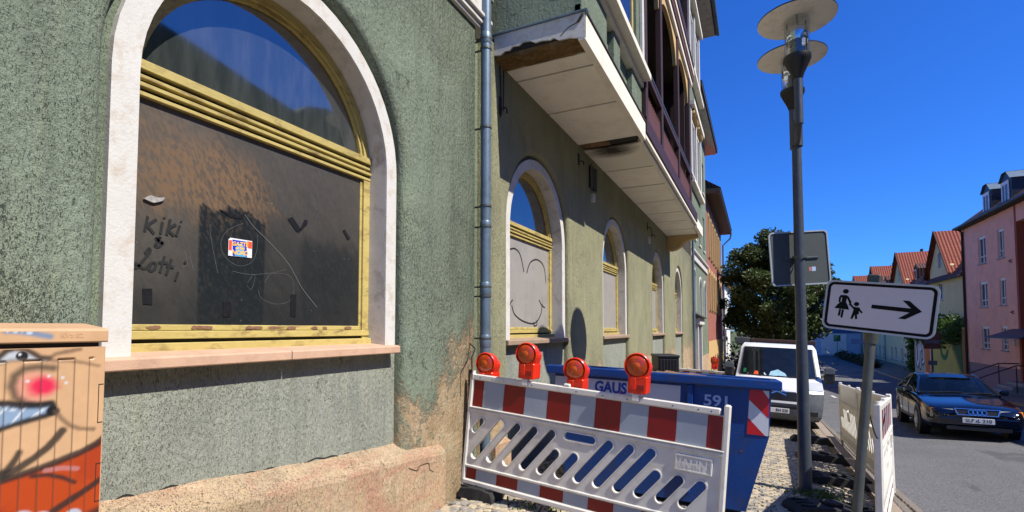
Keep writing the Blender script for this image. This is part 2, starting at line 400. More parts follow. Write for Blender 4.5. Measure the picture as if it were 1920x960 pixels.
m_faint = mat('faded_white_stencil', lin(150, 176, 220), .5, .2, 9)
m_post = mat('anthracite_post_paint', lin(62, 69, 79), .42, .12, 3, .1, 50, .002, dirt=lin(90, 96, 102), dirt_amt=.5, ds=4)
m_galv = mat('galvanised_steel', lin(88, 92, 89), .5, .2, 9, .15, 60, .002, metal=.45, dirt=lin(70, 72, 70), dirt_amt=.6, ds=6)
m_signback = mat('grey_sign_back', lin(76, 82, 82), .6, .1, 2, metal=0., spec=.3, dirt=lin(58, 62, 62), dirt_amt=.4, ds=3)
m_signface = mat('white_sign_foil', lin(204, 198, 203), .45, .05, 3, dirt=lin(196, 196, 206), dirt_amt=.6, ds=4)
m_ink = mat('black_sign_foil', (.006, .006, .007), .7, .2, spec=.15)
m_rim = mat('aluminium_edge', lin(176, 186, 196), .4, .08, 4, metal=.3)
m_carpaint = mat('midnight_blue_paint', (.002, .003, .009), .10, .1, 3, coat=.6)
m_vanpaint = mat('white_van_paint', (.78, .79, .80), .28, .03, 2, coat=.6, dirt=(.5, .48, .42), dirt_amt=.25, ds=2)
m_bumper = mat('grey_bumper_plastic', lin(88, 93, 100), .5, .1, 6, dirt=lin(150, 150, 145), dirt_amt=.3)
m_carglass = glass_mat('car_glass', (.006, .009, .013), .02, 1.55, .04)
def see_through_glass():
    m, nt, b = new_mat('tinted_car_window'); b.inputs['Base Color'].default_value = (.004, .006, .008, 1); b.inputs['Roughness'].default_value = .02; b.inputs['IOR'].default_value = 1.6
    t = nt.nodes.new('ShaderNodeBsdfTransparent'); t.inputs['Color'].default_value = (.62, .70, .68, 1); mx = nt.nodes.new('ShaderNodeMixShader'); mx.inputs[0].default_value = .55
    o = [q for q in nt.nodes if q.type == 'OUTPUT_MATERIAL'][0]; nt.links.new(b.outputs[0], mx.inputs[1]); nt.links.new(t.outputs[0], mx.inputs[2]); nt.links.new(mx.outputs[0], o.inputs['Surface']); return m
m_carglass2 = see_through_glass()
m_tyre = mat('tyre_rubber', (.014, .014, .014), .8, .2, 10, .2, 60); m_alloy = mat('alloy_rim', (.5, .5, .51), .3, .1, 8, metal=.8)
m_chrome = mat('chrome', (.75, .76, .78), .12, .03, 4, metal=1.0)
m_headl = glass_mat('headlamp_lens', (.45, .47, .5), .08, 1.5); m_indic = mat('amber_lens', lin(220, 130, 40), .2, .1)
m_plate_w = mat('plate_white', (.75, .76, .77), .4, .04, 5)
m_trunk = mat('bark', lin(74, 60, 46), .9, .3, 9, .8, 25, .02)
def leafmat(name, c, v=.45):
    m, nt, b = new_mat(name); g = nt.nodes.new('ShaderNodeObjectInfo'); n = noise(nt, 1.4, 4, .6); n2 = noise(nt, 17, 2, .5)
    k = math_(nt, 'ADD', math_(nt, 'MULTIPLY', n, .5), math_(nt, 'MULTIPLY', n2, .5))
    cc = mixc(nt, maprange(nt, k, .3, .7, 0, 1), sc(c, 1 - v), sc(c, 1 + v)); nt.links.new(cc, b.inputs['Base Color']); b.inputs['Roughness'].default_value = .5
    t = nt.nodes.new('ShaderNodeBsdfTranslucent'); nt.links.new(cc, t.inputs['Color'])
    mx = nt.nodes.new('ShaderNodeMixShader'); mx.inputs[0].default_value = .3; o = [q for q in nt.nodes if q.type == 'OUTPUT_MATERIAL'][0]
    nt.links.new(b.outputs[0], mx.inputs[1]); nt.links.new(t.outputs[0], mx.inputs[2]); nt.links.new(mx.outputs[0], o.inputs['Surface'])
    return m
m_leaf = leafmat('tree_leaf', (.066, .100, .024), .65); m_ivy = leafmat('ivy_leaf', (.085, .16, .025)); m_weed = leafmat('weed_leaf', (.10, .15, .03)); m_hedge = leafmat('hedge_leaf', (.03, .045, .015))
# ---------------------------------------------------------------- ground, road, pavements
def ground_mat(name, base, var, s1, s2, bm, patches=None):
    m, nt, b = new_mat(name)
    n1 = noise(nt, s1, 6, .6); n2 = noise(nt, s2, 5, .75)
    c = mixc(nt, maprange(nt, n2, .35, .65, 0, 1), sc(base, 1 - var), sc(base, 1 + var))
    c = mixc(nt, maprange(nt, n1, .4, .7, 0, .45), c, sc(base, .62))
    if patches: c = mixc(nt, maprange(nt, noise(nt, patches, 5, .6, (1, .4, 1), 1., off=(7, 3, 1)), .58, .62, 0, .6), c, sc(base, .45))
    if patches: c = mixc(nt, maprange(nt, noise(nt, .45, 8, .75, None, 2.5, off=(2, 2, 2)), .495, .505, 0, 0) , c, c)
    nt.links.new(c, b.inputs['Base Color']); b.inputs['Roughness'].default_value = .85; b.inputs['Specular IOR Level'].default_value = .3
    bump(nt, b, noise(nt, s2, 4, .7), bm, .006); return m
m_asphalt = ground_mat('asphalt', (.135, .135, .137), .75, .8, 48, .9, .7)
m_earth = ground_mat('joint_sand', lin(120, 106, 84), .4, 2, 40, .8)
m_stone = mat('mosaic_stone', lin(176, 162, 138), .85, .2, 7, .5, 70, .004, dirt=lin(120, 108, 88), dirt_amt=.6, ds=5)
m_stone2 = mat('mosaic_stone_grey', lin(142, 136, 126), .85, .2, 7, .5, 70, .004)
m_sett = mat('granite_sett', lin(118, 110, 100), .8, .25, 9, .5, 60, .005); m_kerb = mat('sandstone_kerb', lin(150, 136, 120), .85, .15, 5, .4, 60, .004, dirt=lin(110, 100, 88), dirt_amt=.5)
m_terrain = ground_mat('grass_ground', lin(84, 92, 50), .4, .5, 12, .5)
def mosaic_mat():
    m, nt, b = new_mat('mosaic_paving'); tc = nt.nodes.new('ShaderNodeTexCoord')
    v = nt.nodes.new('ShaderNodeTexVoronoi'); v.inputs['Scale'].default_value = 11; v.feature = 'F1'; v.inputs['Randomness'].default_value = .55; nt.links.new(tc.outputs['Object'], v.inputs['Vector'])
    e = nt.nodes.new('ShaderNodeTexVoronoi'); e.inputs['Scale'].default_value = 11; e.feature = 'DISTANCE_TO_EDGE'; e.inputs['Randomness'].default_value = .55; nt.links.new(tc.outputs['Object'], e.inputs['Vector'])
    hsv = nt.nodes.new('ShaderNodeSeparateColor'); nt.links.new(v.outputs['Color'], hsv.inputs[0])
    c = mixc(nt, hsv.outputs[0], lin(112, 104, 90), lin(160, 148, 128)); k = maprange(nt, e.outputs['Distance'], .03, .1, 0, 1)
    c = mixc(nt, k, lin(70, 62, 50), c); nt.links.new(c, b.inputs['Base Color']); b.inputs['Roughness'].default_value = .85
    bump(nt, b, k, .8, .012); return m
m_mosaic = mosaic_mat()

def grid_strip(name, xs, ys, fz, material, fx=None):
    m = MB(); nx = len(xs)
    vs = [((fx(x, y) if fx else x), y, fz((fx(x, y) if fx else x), y)) for y in ys for x in xs]
    fs = [(j * nx + i, j * nx + i + 1, (j + 1) * nx + i + 1, (j + 1) * nx + i) for j in range(len(ys) - 1) for i in range(nx - 1)]
    m.add(vs, fs); return struct(m.build(name, material, smooth=True))
ys = [-60, -30, -12] + [i * 1.0 - 8 for i in range(70)] + [70, 90, 120, 180, 300]
grid_strip('ground', [-900, -400, -150, -60, -20, -8, -4, 0, 4, 8, 12, 20, 60, 150, 400, 900], [-600, -200] + ys + [600, 1200], lambda x, y: zg(max(y, -8)) - .7 - (.6 if y < -20 else 0), m_terrain)
KX = 1.36                                   # street edge of the pavement
pave = grid_strip('pavement', [-2.95, -2, -1, 0, .7, KX - .14], ys, lambda x, y: zs(x, y) - .012, m_mosaic)
grid_strip('road', [KX + .01, 1.55, 1.75, 2.2, 2.8, 3.6, 4.6, 6, 8, 9.8], ys, lambda x, y: zr(x, y), m_asphalt)
opp = grid_strip('opposite_pavement', [9.8, 10, 11, 12, 13.5], ys, lambda x, y: zg(y) - .02, m_mosaic)
# kerb stones
kb = struct(MB().add([(KX - .14, -12, zs(1.4, -12) - .4), (KX, -12, zs(1.4, -12) - .4), (KX, 60, zs(1.4, 60) - .3), (KX - .14, 60, zs(1.4, 60) - .3)], [(0, 1, 2, 3)]).build('kerb', m_kerb))
y = -2.0; i = 0
while y < 46:
    L = 1.0 if y < 22 else 3.0
    m = MB(); a, b = y + .006, y + L - .006
    for yy in (a, b): pass
    v = []
    for yy in (a, b):
        z = zs(1.4, yy) + random.uniform(-.004, .004)
        v += [(KX - .135, yy, z - .3), (KX, yy, z - .3), (KX, yy, z - .015), (KX - .015, yy, z + .002), (KX - .135, yy, z + .004)]
    m.add(v, [(0, 1, 6, 5), (1, 2, 7, 6), (2, 3, 8, 7), (3, 4, 9, 8), (4, 0, 5, 9), (4, 3, 2, 1, 0), (5, 6, 7, 8, 9)])
    m.build('kerb_stone', m_kerb, kb); y += L
ok2 = struct(MB().add([(9.66, -12, zg(-12) - .3), (9.8, -12, zg(-12) - .3), (9.8, 60, -2.4), (9.66, 60, -2.4)], [(0, 1, 2, 3)]).build('opposite_kerb', m_kerb))
yk = 20.0
while yk < 60:
    v = []
    for yy in (yk + .01, yk + 1.99):
        z = zg(yy) - .016; v += [(9.66, yy, z - .4), (9.8, yy, z - .4), (9.8, yy, z), (9.66, yy, z)]
    MB().add(v, [(0, 1, 5, 4), (1, 2, 6, 5), (2, 3, 7, 6), (3, 0, 4, 7), (0, 3, 2, 1), (4, 5, 6, 7)]).build('kerb_stone', m_kerb, ok2); yk += 2
# gutter of granite setts
gut = grid_strip('gutter', [KX + .005, KX + .2, KX + .39], ys, lambda x, y: zr(x, y) + .004, m_earth)
def sett_mesh(sx, sy, h, j):
    m = bmesh.new(); bmesh.ops.create_cube(m, size=1)
    for v in m.verts:
        top = v.co.z > 0
        v.co = Vector((v.co.x * sx * (.86 if top else 1) + random.uniform(-j, j), v.co.y * sy * (.9 if top else 1) + random.uniform(-j, j), (h if top else -h) + (random.uniform(-j, j) * .5 if top else 0)))
    me = bpy.data.meshes.new('sett'); bmesh.ops.bevel(m, geom=[e for e in m.edges if all(v.co.z > 0 for v in e.verts)], offset=.008, segments=1, affect='EDGES'); m.to_mesh(me); m.free(); return me
setts = [sett_mesh(.115, .15, .02, .006) for k in range(6)]
for q in setts: q.materials.append(m_sett)
far_m = MB(); n = 0; y = 4.6
while y < 30:
    for c in range(3):
        x = KX + .075 + c * .125; yy = y + (.08 if c % 2 else 0) + random.uniform(-.008, .008); z = zr(x, yy) + random.uniform(-.004, .006)
        if n < 290 and y > 4.7:
            o = bpy.data.objects.new('sett', random.choice(setts)); COL.objects.link(o); o.location = (x, yy, z); o.rotation_euler = (0, random.uniform(-.03, .03), random.uniform(-.04, .04)); o.parent = gut; n += 1
        else: far_m.cbox((x - .056, yy - .07, z - .02), (x + .056, yy + .07, z + .018), .008)
    y += .158
stuff(far_m.build('setts', m_sett, gut))
# mosaic paving stones: near ones one by one, the rest in one mesh
stones = [sett_mesh(.078, .078, .014, .009) for k in range(10)]
for k, q in enumerate(stones): q.materials.append(m_stone if k % 3 else m_stone2)
cand = []
yy = 3.4; row = 0
while yy < 13.5:
    x = -2.6 + (row % 2) * .04
    while x < KX - .16:
        cand.append((x + random.uniform(-.012, .012), yy + .025 * math.sin(x * 3) + random.uniform(-.012, .012))); x += .083
    yy += .083; row += 1
def in_view(p):
    x, y = p; d = -math.sin(R(25.6)) * x + math.cos(R(25.6)) * y; u = (math.cos(R(25.6)) * x + math.sin(R(25.6)) * y) / d; v = (EYE - zs(x, y)) / d
    px = 960 + 960 * u; py = 617 + 960 * v
    return d, px, py
near = sorted([p for p in cand if (1405 < in_view(p)[1] < 1600 and in_view(p)[2] < 962 and p[0] > .12) or (845 < in_view(p)[1] < 980 and 890 < in_view(p)[2] < 962)], key=lambda p: in_view(p)[0])[:300]
ns = set(near)
for p in near:
    o = bpy.data.objects.new('paving_stone', random.choice(stones)); COL.objects.link(o); o.location = (p[0], p[1], zs(*p) - .003 + random.uniform(-.004, .004))
    o.rotation_euler = (random.uniform(-.06, .06) - .06, random.uniform(-.06, .06) + .05, random.uniform(-.3, .3) + random.choice((0, 1.571))); o.parent = pave
rest = MB()
for p in cand:
    if p in ns: continue
    d, px, py = in_view(p)
    if py > 1010 or d < .5 or (px < 1380 and py < 860): continue
    z = zs(*p) - .003 + random.uniform(-.004, .004); s = .034 + random.uniform(-.004, .003); a = random.uniform(-.3, .3); rest.cur = random.choice((0, 0, 1))
    ca, sa = math.cos(a), math.sin(a); q = [(-1, -1), (1, -1), (1, 1), (-1, 1)]
    q = [(u + random.uniform(-.15, .15), v + random.uniform(-.15, .15)) for u, v in q]
    vb = [(p[0] + s * 1.1 * (u * ca - v * sa), p[1] + s * 1.1 * (u * sa + v * ca), z - .02) for u, v in q]
    vt = [(p[0] + s * .95 * (u * ca - v * sa), p[1] + s * .95 * (u * sa + v * ca), z + .012 + random.uniform(-.003, .003)) for u, v in q]
    rest.add(vb + vt, [(4, 5, 6, 7), (0, 1, 5, 4), (1, 2, 6, 5), (2, 3, 7, 6), (3, 0, 4, 7)])
stuff(rest.build('paving_stones', [m_stone, m_stone2], pave, fixn=False))
# dashed white line far down the road
dash = MB()
for yy in (24.0, 28.5, 33.5, 39.0):
    dash.add([(3.2, yy, zr(3.2, yy) + .005), (3.32, yy, zr(3.32, yy) + .005), (3.32, yy + 1.6, zr(3.32, yy + 1.6) + .005), (3.2, yy + 1.6, zr(3.2, yy + 1.6) + .005)], [(0, 1, 2, 3)])
struct(dash.build('road_marking', mat('road_paint', (.6, .6, .58), .7, .15, 8)))
# ---------------------------------------------------------------- the green house on the left
XF, XN = -2.70, -2.80                        # face of the piers, back of the window niches
yz = lambda y, z, d: (d, y, z)
gh = thing('green_house', 'weathered green rendered house with arched windows and a cream balcony underside', 'house', (-2.75, 8, zg(8)))
def arch(c, hw, z0, zc, n=28, r=None):
    r = r or hw
    return [(c - hw, z0)] + [(c - hw * math.cos(math.pi * i / n), zc + r * math.sin(math.pi * i / n)) for i in range(n + 1)] + [(c + hw, z0)]
ZC = 2.99
CENTRES = [2.40, 6.64, 10.90, 16.10, 20.60]
ZB = -1.7
for (a, b, cs) in ((-3.2, 4.71, CENTRES[:1]), (5.05, 25.0, CENTRES[1:])):
    poly = [(a, ZB)]
    for c in cs: poly += arch(c, 1.19, ZB, ZC, 40)
    poly += [(b, ZB), (b, 5.02), (a, 5.02)]
    m = MB(); m.sheet(poly, [], XF, yz)
    for c in cs:
        prof = [(.07 - .07 * math.sin(t), XF - .065 * (1 - math.cos(t))) for t in [k * math.pi / 12 for k in range(7)]] + [(0, XN)]
        prev = None
        for o, x in prof:
            L = [(x, p[0], p[1]) for p in arch(c, 1.12 + o, ZB, ZC, 40)]
            if prev: m.strip(prev, L)
            prev = L
    if a < 0: m.add([(XF, 4.71, ZB), (XF, 4.71, 5.02), (-2.88, 4.71, 5.02), (-2.88, 4.71, ZB)], [(0, 1, 2, 3)])
    else: m.add([(XF, 5.05, ZB), (XF, 5.05, 5.02), (-2.88, 5.05, 5.02), (-2.88, 5.05, ZB)], [(0, 1, 2, 3)]); m.add([(XF, 25, ZB), (XF, 25, 5.02), (-9, 25, 5.02), (-9, 25, ZB)], [(0, 1, 2, 3)])
    o = m.build('wall', m_green if a < 0 else m_green2, gh, smooth=True, fixn=False, sharp=50)
    bmm = bmesh.new(); bmm.from_mesh(o.data); bmesh.ops.remove_doubles(bmm, verts=bmm.verts[:], dist=.0005); bmesh.ops.recalc_face_normals(bmm, faces=bmm.faces[:])
    if sum(f.normal.x * f.calc_area() for f in bmm.faces) < 0: bmesh.ops.reverse_faces(bmm, faces=bmm.faces[:])
    bmm.to_mesh(o.data); bmm.free()
MB().box((-2.95, 4.70, ZB), (-2.86, 5.06, 5.02)).build('wall_groove', m_green_far, gh)
MB().box((-9, -3.2, ZB), (-3.06, 25, 5.0)).build('wall_core', m_darkgap, gh)

CAB_X = -2.30
SCRIB=[[(1.586,2.309),(1.573,2.221)],[(1.632,2.301),(1.583,2.257)],[(1.582,2.26),(1.621,2.218)],[(1.662,2.292),(1.653,2.223)],[(1.669,2.32),(1.672,2.312)],[(1.703,2.315),(1.686,2.223)],[(1.735,2.292),(1.696,2.258),(1.726,2.224)],[(1.756,2.289),(1.737,2.226)],[(1.761,2.318),(1.764,2.312)],[(1.671,2.168),(1.638,2.189),(1.632,2.194),(1.654,2.203),(1.638,2.174),(1.628,2.153),(1.65,2.153),(1.668,2.185)],[(1.577,2.102),(1.597,2.134),(1.603,2.117),(1.568,2.062),(1.541,2.025),(1.518,2.028),(1.533,2.046),(1.574,2.023),(1.61,2.044)],[(1.62,2.062),(1.6,2.043),(1.606,2.015),(1.629,2.026),(1.634,2.055),(1.62,2.062)],[(1.679,2.104),(1.657,2.009)],[(1.647,2.066),(1.697,2.066)],[(1.716,2.091),(1.69,2.0)],[(1.689,2.053),(1.731,2.046)],[(1.755,2.024),(1.739,1.972)],[(1.794,2.089),(1.789,2.076)]]
SCR=[[(2.195,2.44),(2.267,2.367),(2.391,2.281),(2.547,2.154),(2.668,1.995),(2.81,1.862)],[(2.189,2.377),(2.081,2.31),(2.041,2.227),(2.068,2.149),(2.159,2.1),(2.253,2.131),(2.29,2.213),(2.296,2.319)],[(1.967,2.329),(1.98,2.234),(2.026,2.039)],[(2.123,2.062),(2.236,2.053),(2.396,2.076),(2.525,2.115)],[(2.356,2.008),(2.396,2.065),(2.482,2.084),(2.572,2.063),(2.597,1.971),(2.553,1.893),(2.444,1.87),(2.339,1.9),(2.309,1.951)],[(2.229,1.997),(2.267,2.053),(2.283,2.037),(2.258,1.958),(2.222,1.98)],[(1.823,2.148),(1.84,2.073),(1.81,2.055)],[(1.854,2.121),(1.878,2.037)]]
TAPE=[[(2.025,2.431),(2.107,2.395),(2.136,2.421)],[(2.114,2.397),(2.181,2.403),(2.202,2.448)],[(2.53,2.471),(2.611,2.391),(2.648,2.417),(2.571,2.494)],[(2.62,2.381),(2.705,2.466),(2.705,2.498),(2.675,2.492)],[(3.059,2.481),(3.113,2.413),(3.143,2.431),(3.082,2.494)],[(1.606,1.915),(1.654,1.919),(1.657,1.832),(1.611,1.833)],[(2.065,1.866),(2.114,1.868),(2.117,1.776),(2.067,1.775)],[(2.57,1.943),(2.617,1.945),(2.616,1.786),(2.569,1.793)]]
DOOD=[[(6.083,2.753),(6.266,2.793),(6.441,2.729),(6.567,2.503)],[(6.66,2.497),(6.795,2.666),(7.057,2.737),(7.313,2.661),(7.4,2.42)],[(6.083,1.973),(6.132,2.046),(6.198,2.092)],[(6.165,2.019),(6.266,1.894),(6.565,1.804),(6.949,1.785),(7.178,1.917),(7.243,2.081)],[(7.116,2.14),(7.221,2.064),(7.352,2.028)],[(6.909,1.8),(6.929,1.746),(7.03,1.762),(7.031,1.834)]]
m_tape = mat('black_tape', (.012, .012, .014), .35, .3, 20, .3, 30); m_marker = mat('black_marker', (.012, .012, .012), .6, .3, 30)
m_scratch = mat('pale_scratch', (.15, .16, .155), .6, .3, 30); m_board = mat('grey_film', lin(152, 148, 142), .5, .08, 3, dirt=lin(120, 114, 106), dirt_amt=.4, ds=4)
m_crumple = mat('torn_foil_remnant', (.35, .34, .33), .4, .4, 60)

def pane_paint(Y, Z):
    n = fbm(Y, Z * .8, 2.6, 6); n2 = fbm(Y * 1.5 + Z * .9, Z * .8, 11, 5); fine = fbm(Y * 1.2 + Z * .6, Z * .45 - Y * .25, 75, 4); fib = fbm(Y + Z * .7, Z * .3, 160, 2)
    tex = (.62 + .5 * fine + .26 * fib)                                                          # smeared dust
    grey = np.array((.092, .082, .070)); brown = np.array((.170, .108, .062)); dark = np.array((.012, .0155, .017))
    left = sstep(2.15, 1.7, Y + (n - .5) * .35); top = sstep(2.05, 2.9, Z + (n - .5) * .5)
    film = np.clip(.26 + .5 * top + .42 * left * sstep(1.75, 2.15, Z) + .25 * (n2 - .5), .08, 1)
    C = dark + (grey - dark) * (film * tex)[..., None]
    d = np.hypot((Y - 1.80) / .62, (Z - 2.60) / .34); br = sstep(1.25, .2, d + (n - .5) * 1.3 + (n2 - .5) * .5)
    d = np.hypot((Y - 2.12) / .34, (Z - 2.50) / .07); br = np.maximum(br, .8 * sstep(1.3, .4, d + (n2 - .5) * .9)) * (.25 + .75 * sstep(.34, .62, fine))
    C = C * (1 - br[..., None]) + brown * (br * 1.0)[..., None]
    p = sstep(1.895, 1.915, Y) * sstep(2.365, 2.345, Y) * sstep(1.5, 1.55, Z) * sstep(.012, -.012, Z - 2.44 - (n2 - .5) * .18 + .14 * np.abs(Y - 2.14))
    q = sstep(2.60, 2.70, Y) * sstep(2.42, 2.25, Z + (n2 - .5) * .1) * .7; lo = .6 * sstep(2.1, 1.75, Z) * sstep(1.75, 2.0, Y)
    k = np.clip(np.maximum(np.maximum(p, q), lo), 0, 1) * (1 - .35 * sstep(.45, .72, fine))
    C = C * (1 - k[..., None]) + dark * k[..., None]
    C = np.where((fbm(Y, Z, 120, 1) > .988)[..., None], .15, C)
    return C

for i, c in enumerate(CENTRES):
    xw = -2.93
    fr = MB()
    ring = lambda a, b, z0: arch(c, a, z0, ZC) + arch(c, b, z0, ZC)[::-1]
    fr.plate(ring(.944, .880, 3.13), [], xw, xw - .06, yz)                                                     # arched upper frame
    fr.plate(ring(.880, .856, 3.13), [], xw - .018, xw - .06, yz)
    fr.box((xw - .06, c + .872, 1.60), (xw - .006, c + .944, 2.95)); fr.box((xw - .06, c - .944, 1.60), (xw - .006, c - .872, 2.95))
    fr.box((xw - .06, c + .846, 1.66), (xw - .022, c + .870, 2.93)); fr.box((xw - .06, c - .870, 1.66), (xw - .022, c - .846, 2.93))
    win = fr.build('window', m_yellow, gh, bevel=.004)
    if i == 0: win['label'] = 'large arched window with yellow frame, dirty film, marker writing and sticker'
    if i == 1: win['label'] = 'arched window with a smiling face drawn on its grey film'
    s = MB(); s.plate(ring(1.07, .945, 1.56), [], -2.757, -2.81, yz); s.build('surround', m_white, win, smooth=False)
    s = MB(); s.strip([(-2.775, p[0], p[1]) for p in arch(c, .9445, 1.56, ZC)], [(-2.95, p[0], p[1]) for p in arch(c, .9445, 1.56, ZC)]); s.build('reveal', m_reveal, win, smooth=True, sharp=50)
    s = MB(); s.plate(ring(1.125, 1.0, 1.5), [], XN, XN - .02, yz); s.build('niche_back', m_green_far, win)
    # transom of three bars with dark grooves
    t = MB()
    for (za, zb, xx) in ((2.945, 2.967, .0), (2.990, 3.012, .012), (3.036, 3.056, .004), (3.080, 3.132, .018)): t.box((xw - .06, c - .944, za), (xw + xx, c + .944, zb))
    t.build('transom', m_yellow, win, bevel=.003); MB().box((xw - .05, c - .943, 2.95), (xw - .03, c + .943, 3.12)).build('transom_groove', m_darkgap, win)
    t = MB(); t.box((xw - .06, c - .944, 1.645), (xw + .004, c + .944, 1.69)); t.box((xw - .06, c - .87, 1.692), (xw - .016, c + .87, 1.725)); t.box((xw - .05, c - .944, 1.572), (xw + .03, c + .944, 1.624))
    t.build('bottom_rail', m_yellow, win, bevel=.004); MB().box((xw - .05, c - .943, 1.63), (xw - .02, c + .943, 1.648)).build('rail_groove', m_darkgap, win)
    if i == 0:
        fl = MB()
        for k in range(16):
            yy = random.uniform(c - .85, c + .85); ww = random.uniform(.012, .05)
            fl.sheet([(yy + ww * math.cos(a) * random.uniform(.7, 1.2), 1.7085 + .012 * math.sin(a) * random.uniform(.6, 1.2)) for a in [j * math.pi / 4 for j in range(8)]], [], xw - .0148 + .0004 * k, yz)
        fl.build('flaked_paint', m_flake, win)
    up = MB(); up.sheet(arch(c, .88, 3.10, ZC, 28)[0:], [], xw - .045, yz); up.build('upper_pane', m_glass, win, fixn=False)
    if i == 0:
        lp = painted_grid('lower_pane', c - .87, c + .87, 1.66, 2.96, .0055, pane_paint, lambda y, z, d: (xw - .03, y, z), m_pane, None); lp.parent = win
        tx = lambda y, z, d: (xw - .027 + d, y, z)
        for part in (SCRIB[:9], SCRIB[9:10], SCRIB[10:]):
            m = MB()
            for q, st in enumerate(part): ribbon(m, [(a_ + .035, b_) for a_, b_ in st], .015, tx, .0004 * q)
            stuff(m.build('marker_writing', m_marker, win, fixn=False))
        m = MB()
        for k, st in enumerate(SCR): ribbon(m, st, (.0034 if k == 0 else .0013), tx)
        m.build('scratches', m_scratch, win, fixn=False)
        for st in TAPE: MB().plate(st, [], .0015, -.001, tx).build('tape_remnant', m_tape, win)
        m = MB(); cr = [(1.594,2.397),(1.612,2.412),(1.628,2.423),(1.66,2.418),(1.7,2.428),(1.69,2.408),(1.67,2.397),(1.645,2.386),(1.629,2.388)]
        m.plate(cr, [], .012, 0, tx); m.build('foil_remnant', m_crumple, win)
        # sticker: blue card, red side strips, yellow lettering
        st = MB(); SY, SZ = 2.172, 2.211
        st.plate([(SY - .082, SZ - .055), (SY + .082, SZ - .05), (SY + .082, SZ + .06), (SY - .07, SZ + .058), (SY - .082, SZ + .045)], [], .002, 0, tx)
        st.build('sticker', mat('sticker_white', (.75, .75, .75), .4, .05), win)
        b = MB(); b.sheet([(SY - .052, SZ - .052), (SY + .047, SZ - .049), (SY + .04, SZ + .05), (SY - .057, SZ + .049)], [], .003, tx); b.build('sticker_field', mat('sticker_blue', lin(24, 54, 190), .4, .05), win)
        b = MB(); b.sheet([(SY - .04, SZ - .05), (SY + .04, SZ - .05), (SY + .012, SZ + .03), (SY - .02, SZ + .03)], [], .0034, tx); b.build('sticker_path', mat('sticker_cyan', lin(70, 170, 225), .4, .05), win)
        b = MB(); b.sheet([(SY - .08, SZ - .02), (SY - .06, SZ - .02), (SY - .06, SZ + .045), (SY - .08, SZ + .042)], [], .0032, tx); b.sheet([(SY + .052, SZ + .01), (SY + .08, SZ + .01), (SY + .08, SZ + .055), (SY + .045, SZ + .053)], [], .0032, tx); b.build('sticker_strip', mat('sticker_red', lin(232, 84, 60), .4, .05), win)
        my = mat('sticker_yellow', lin(250, 190, 60), .4, .05)
        for txt, dz, sz in (('GAZTE', .026, .036), ('IN THE', -.001, .02), ('NORD', -.029, .038)):
            text_mesh(txt, sz, lambda u, v, d: tx(SY - .005 + u, SZ + dz + v + u * .05, .0042), shear=.2, bold=.0012).build('sticker_lettering', my, win, fixn=False)
    else:
        lp = MB(); lp.box((xw - .05, c - .86, 1.68), (xw - .03, c + .86, 2.95)); lp.build('lower_pane', m_board, win)
        if i == 1:
            m = MB()
            for st in DOOD: ribbon(m, st, .022, lambda y, z, d: (xw - .028, y, z))
            m.build('marker_drawing', m_marker, win, fixn=False)
    # sill and the panel below it
    sl_ = MB()
    pr = [(-2.95, 1.50), (-2.695, 1.50), (-2.69, 1.508), (-2.69, 1.555), (-2.70, 1.562), (-2.95, 1.585)]
    segs = ((c - 1.13, c - .043), (c - .037, c + 1.06)) if i == 0 else ((c - 1.12, c + 1.13),)
    for a, b in segs:
        n = len(pr); sl_.add([(x, a, z) for x, z in pr] + [(x, b, z) for x, z in pr], [(k, (k + 1) % n, n + (k + 1) % n, n + k) for k in range(n)] + [tuple(range(n)), tuple(range(2 * n - 1, n - 1, -1))])
    sl_.build('sill', m_sill if i == 0 else m_sill_far, win, bevel=.004)
    MB().box((XN - .03, c - 1.125, ZB), (XN, c + 1.125, 1.51)).build('apron', m_apron, win)

# plinth: low sandy ledge following the street
pl = MB(); n = 40; A = []
for k in range(n + 1):
    y = -3.2 + (4.06 + 3.2) * k / n; zt = .645 - .078 * (y - 3.5) + .006 * math.sin(y * 4.1) + .004 * math.sin(y * 11); A.append([(-2.625, y, ZB), (-2.625, y, zt - .05), (-2.635, y, zt - .02), (-2.70, y, zt + .03), (-2.82, y, zt + .09)])
for k in range(n):
    a, b = A[k], A[k + 1]
    for j in range(4): pl.add([a[j], b[j], b[j + 1], a[j + 1]], [(0, 1, 2, 3)])
pl.add(A[-1], [(0, 1, 2, 3, 4)]); pl.build('plinth', m_plinth, gh, smooth=True, sharp=40)
# flat scabs of thin render left on the plinth
def scab(cy, cz, ry, rz, seed, x=-2.621):
    rr = random.Random(seed); pts = [(cy + ry * math.cos(a) * rr.uniform(.75, 1.15), cz + rz * math.sin(a) * rr.uniform(.7, 1.15)) for a in [k * math.pi / 9 for k in range(18)]]
    return MB().plate(pts, [], x, x - .02, yz).build('render_scab', m_plinth2, gh, bevel=.004)
m_plinth2 = m_plinth
scab(3.72, .42, .17, .10, 4, -2.6235)
ck = MB(); cpts = []
rk = random.Random(9)
for k in range(26): yy = 1.25 + .075 * k; cpts.append((yy, .645 - .078 * (yy - 3.5) + .075 + rk.uniform(-.018, .018)))
ribbon(ck, cpts, .009, lambda y, z, d: (-2.7965, y, z)); ck.build('crack', m_darkgap, gh, fixn=False)
ck = MB(); ribbon(ck, [(3.5, .55), (3.62, .50), (3.64, .53), (3.78, .525), (3.80, .47), (3.86, .43)], .006, lambda y, z, d: (-2.6215, y, z)); ck.build('crack', m_darkgap, gh, fixn=False)
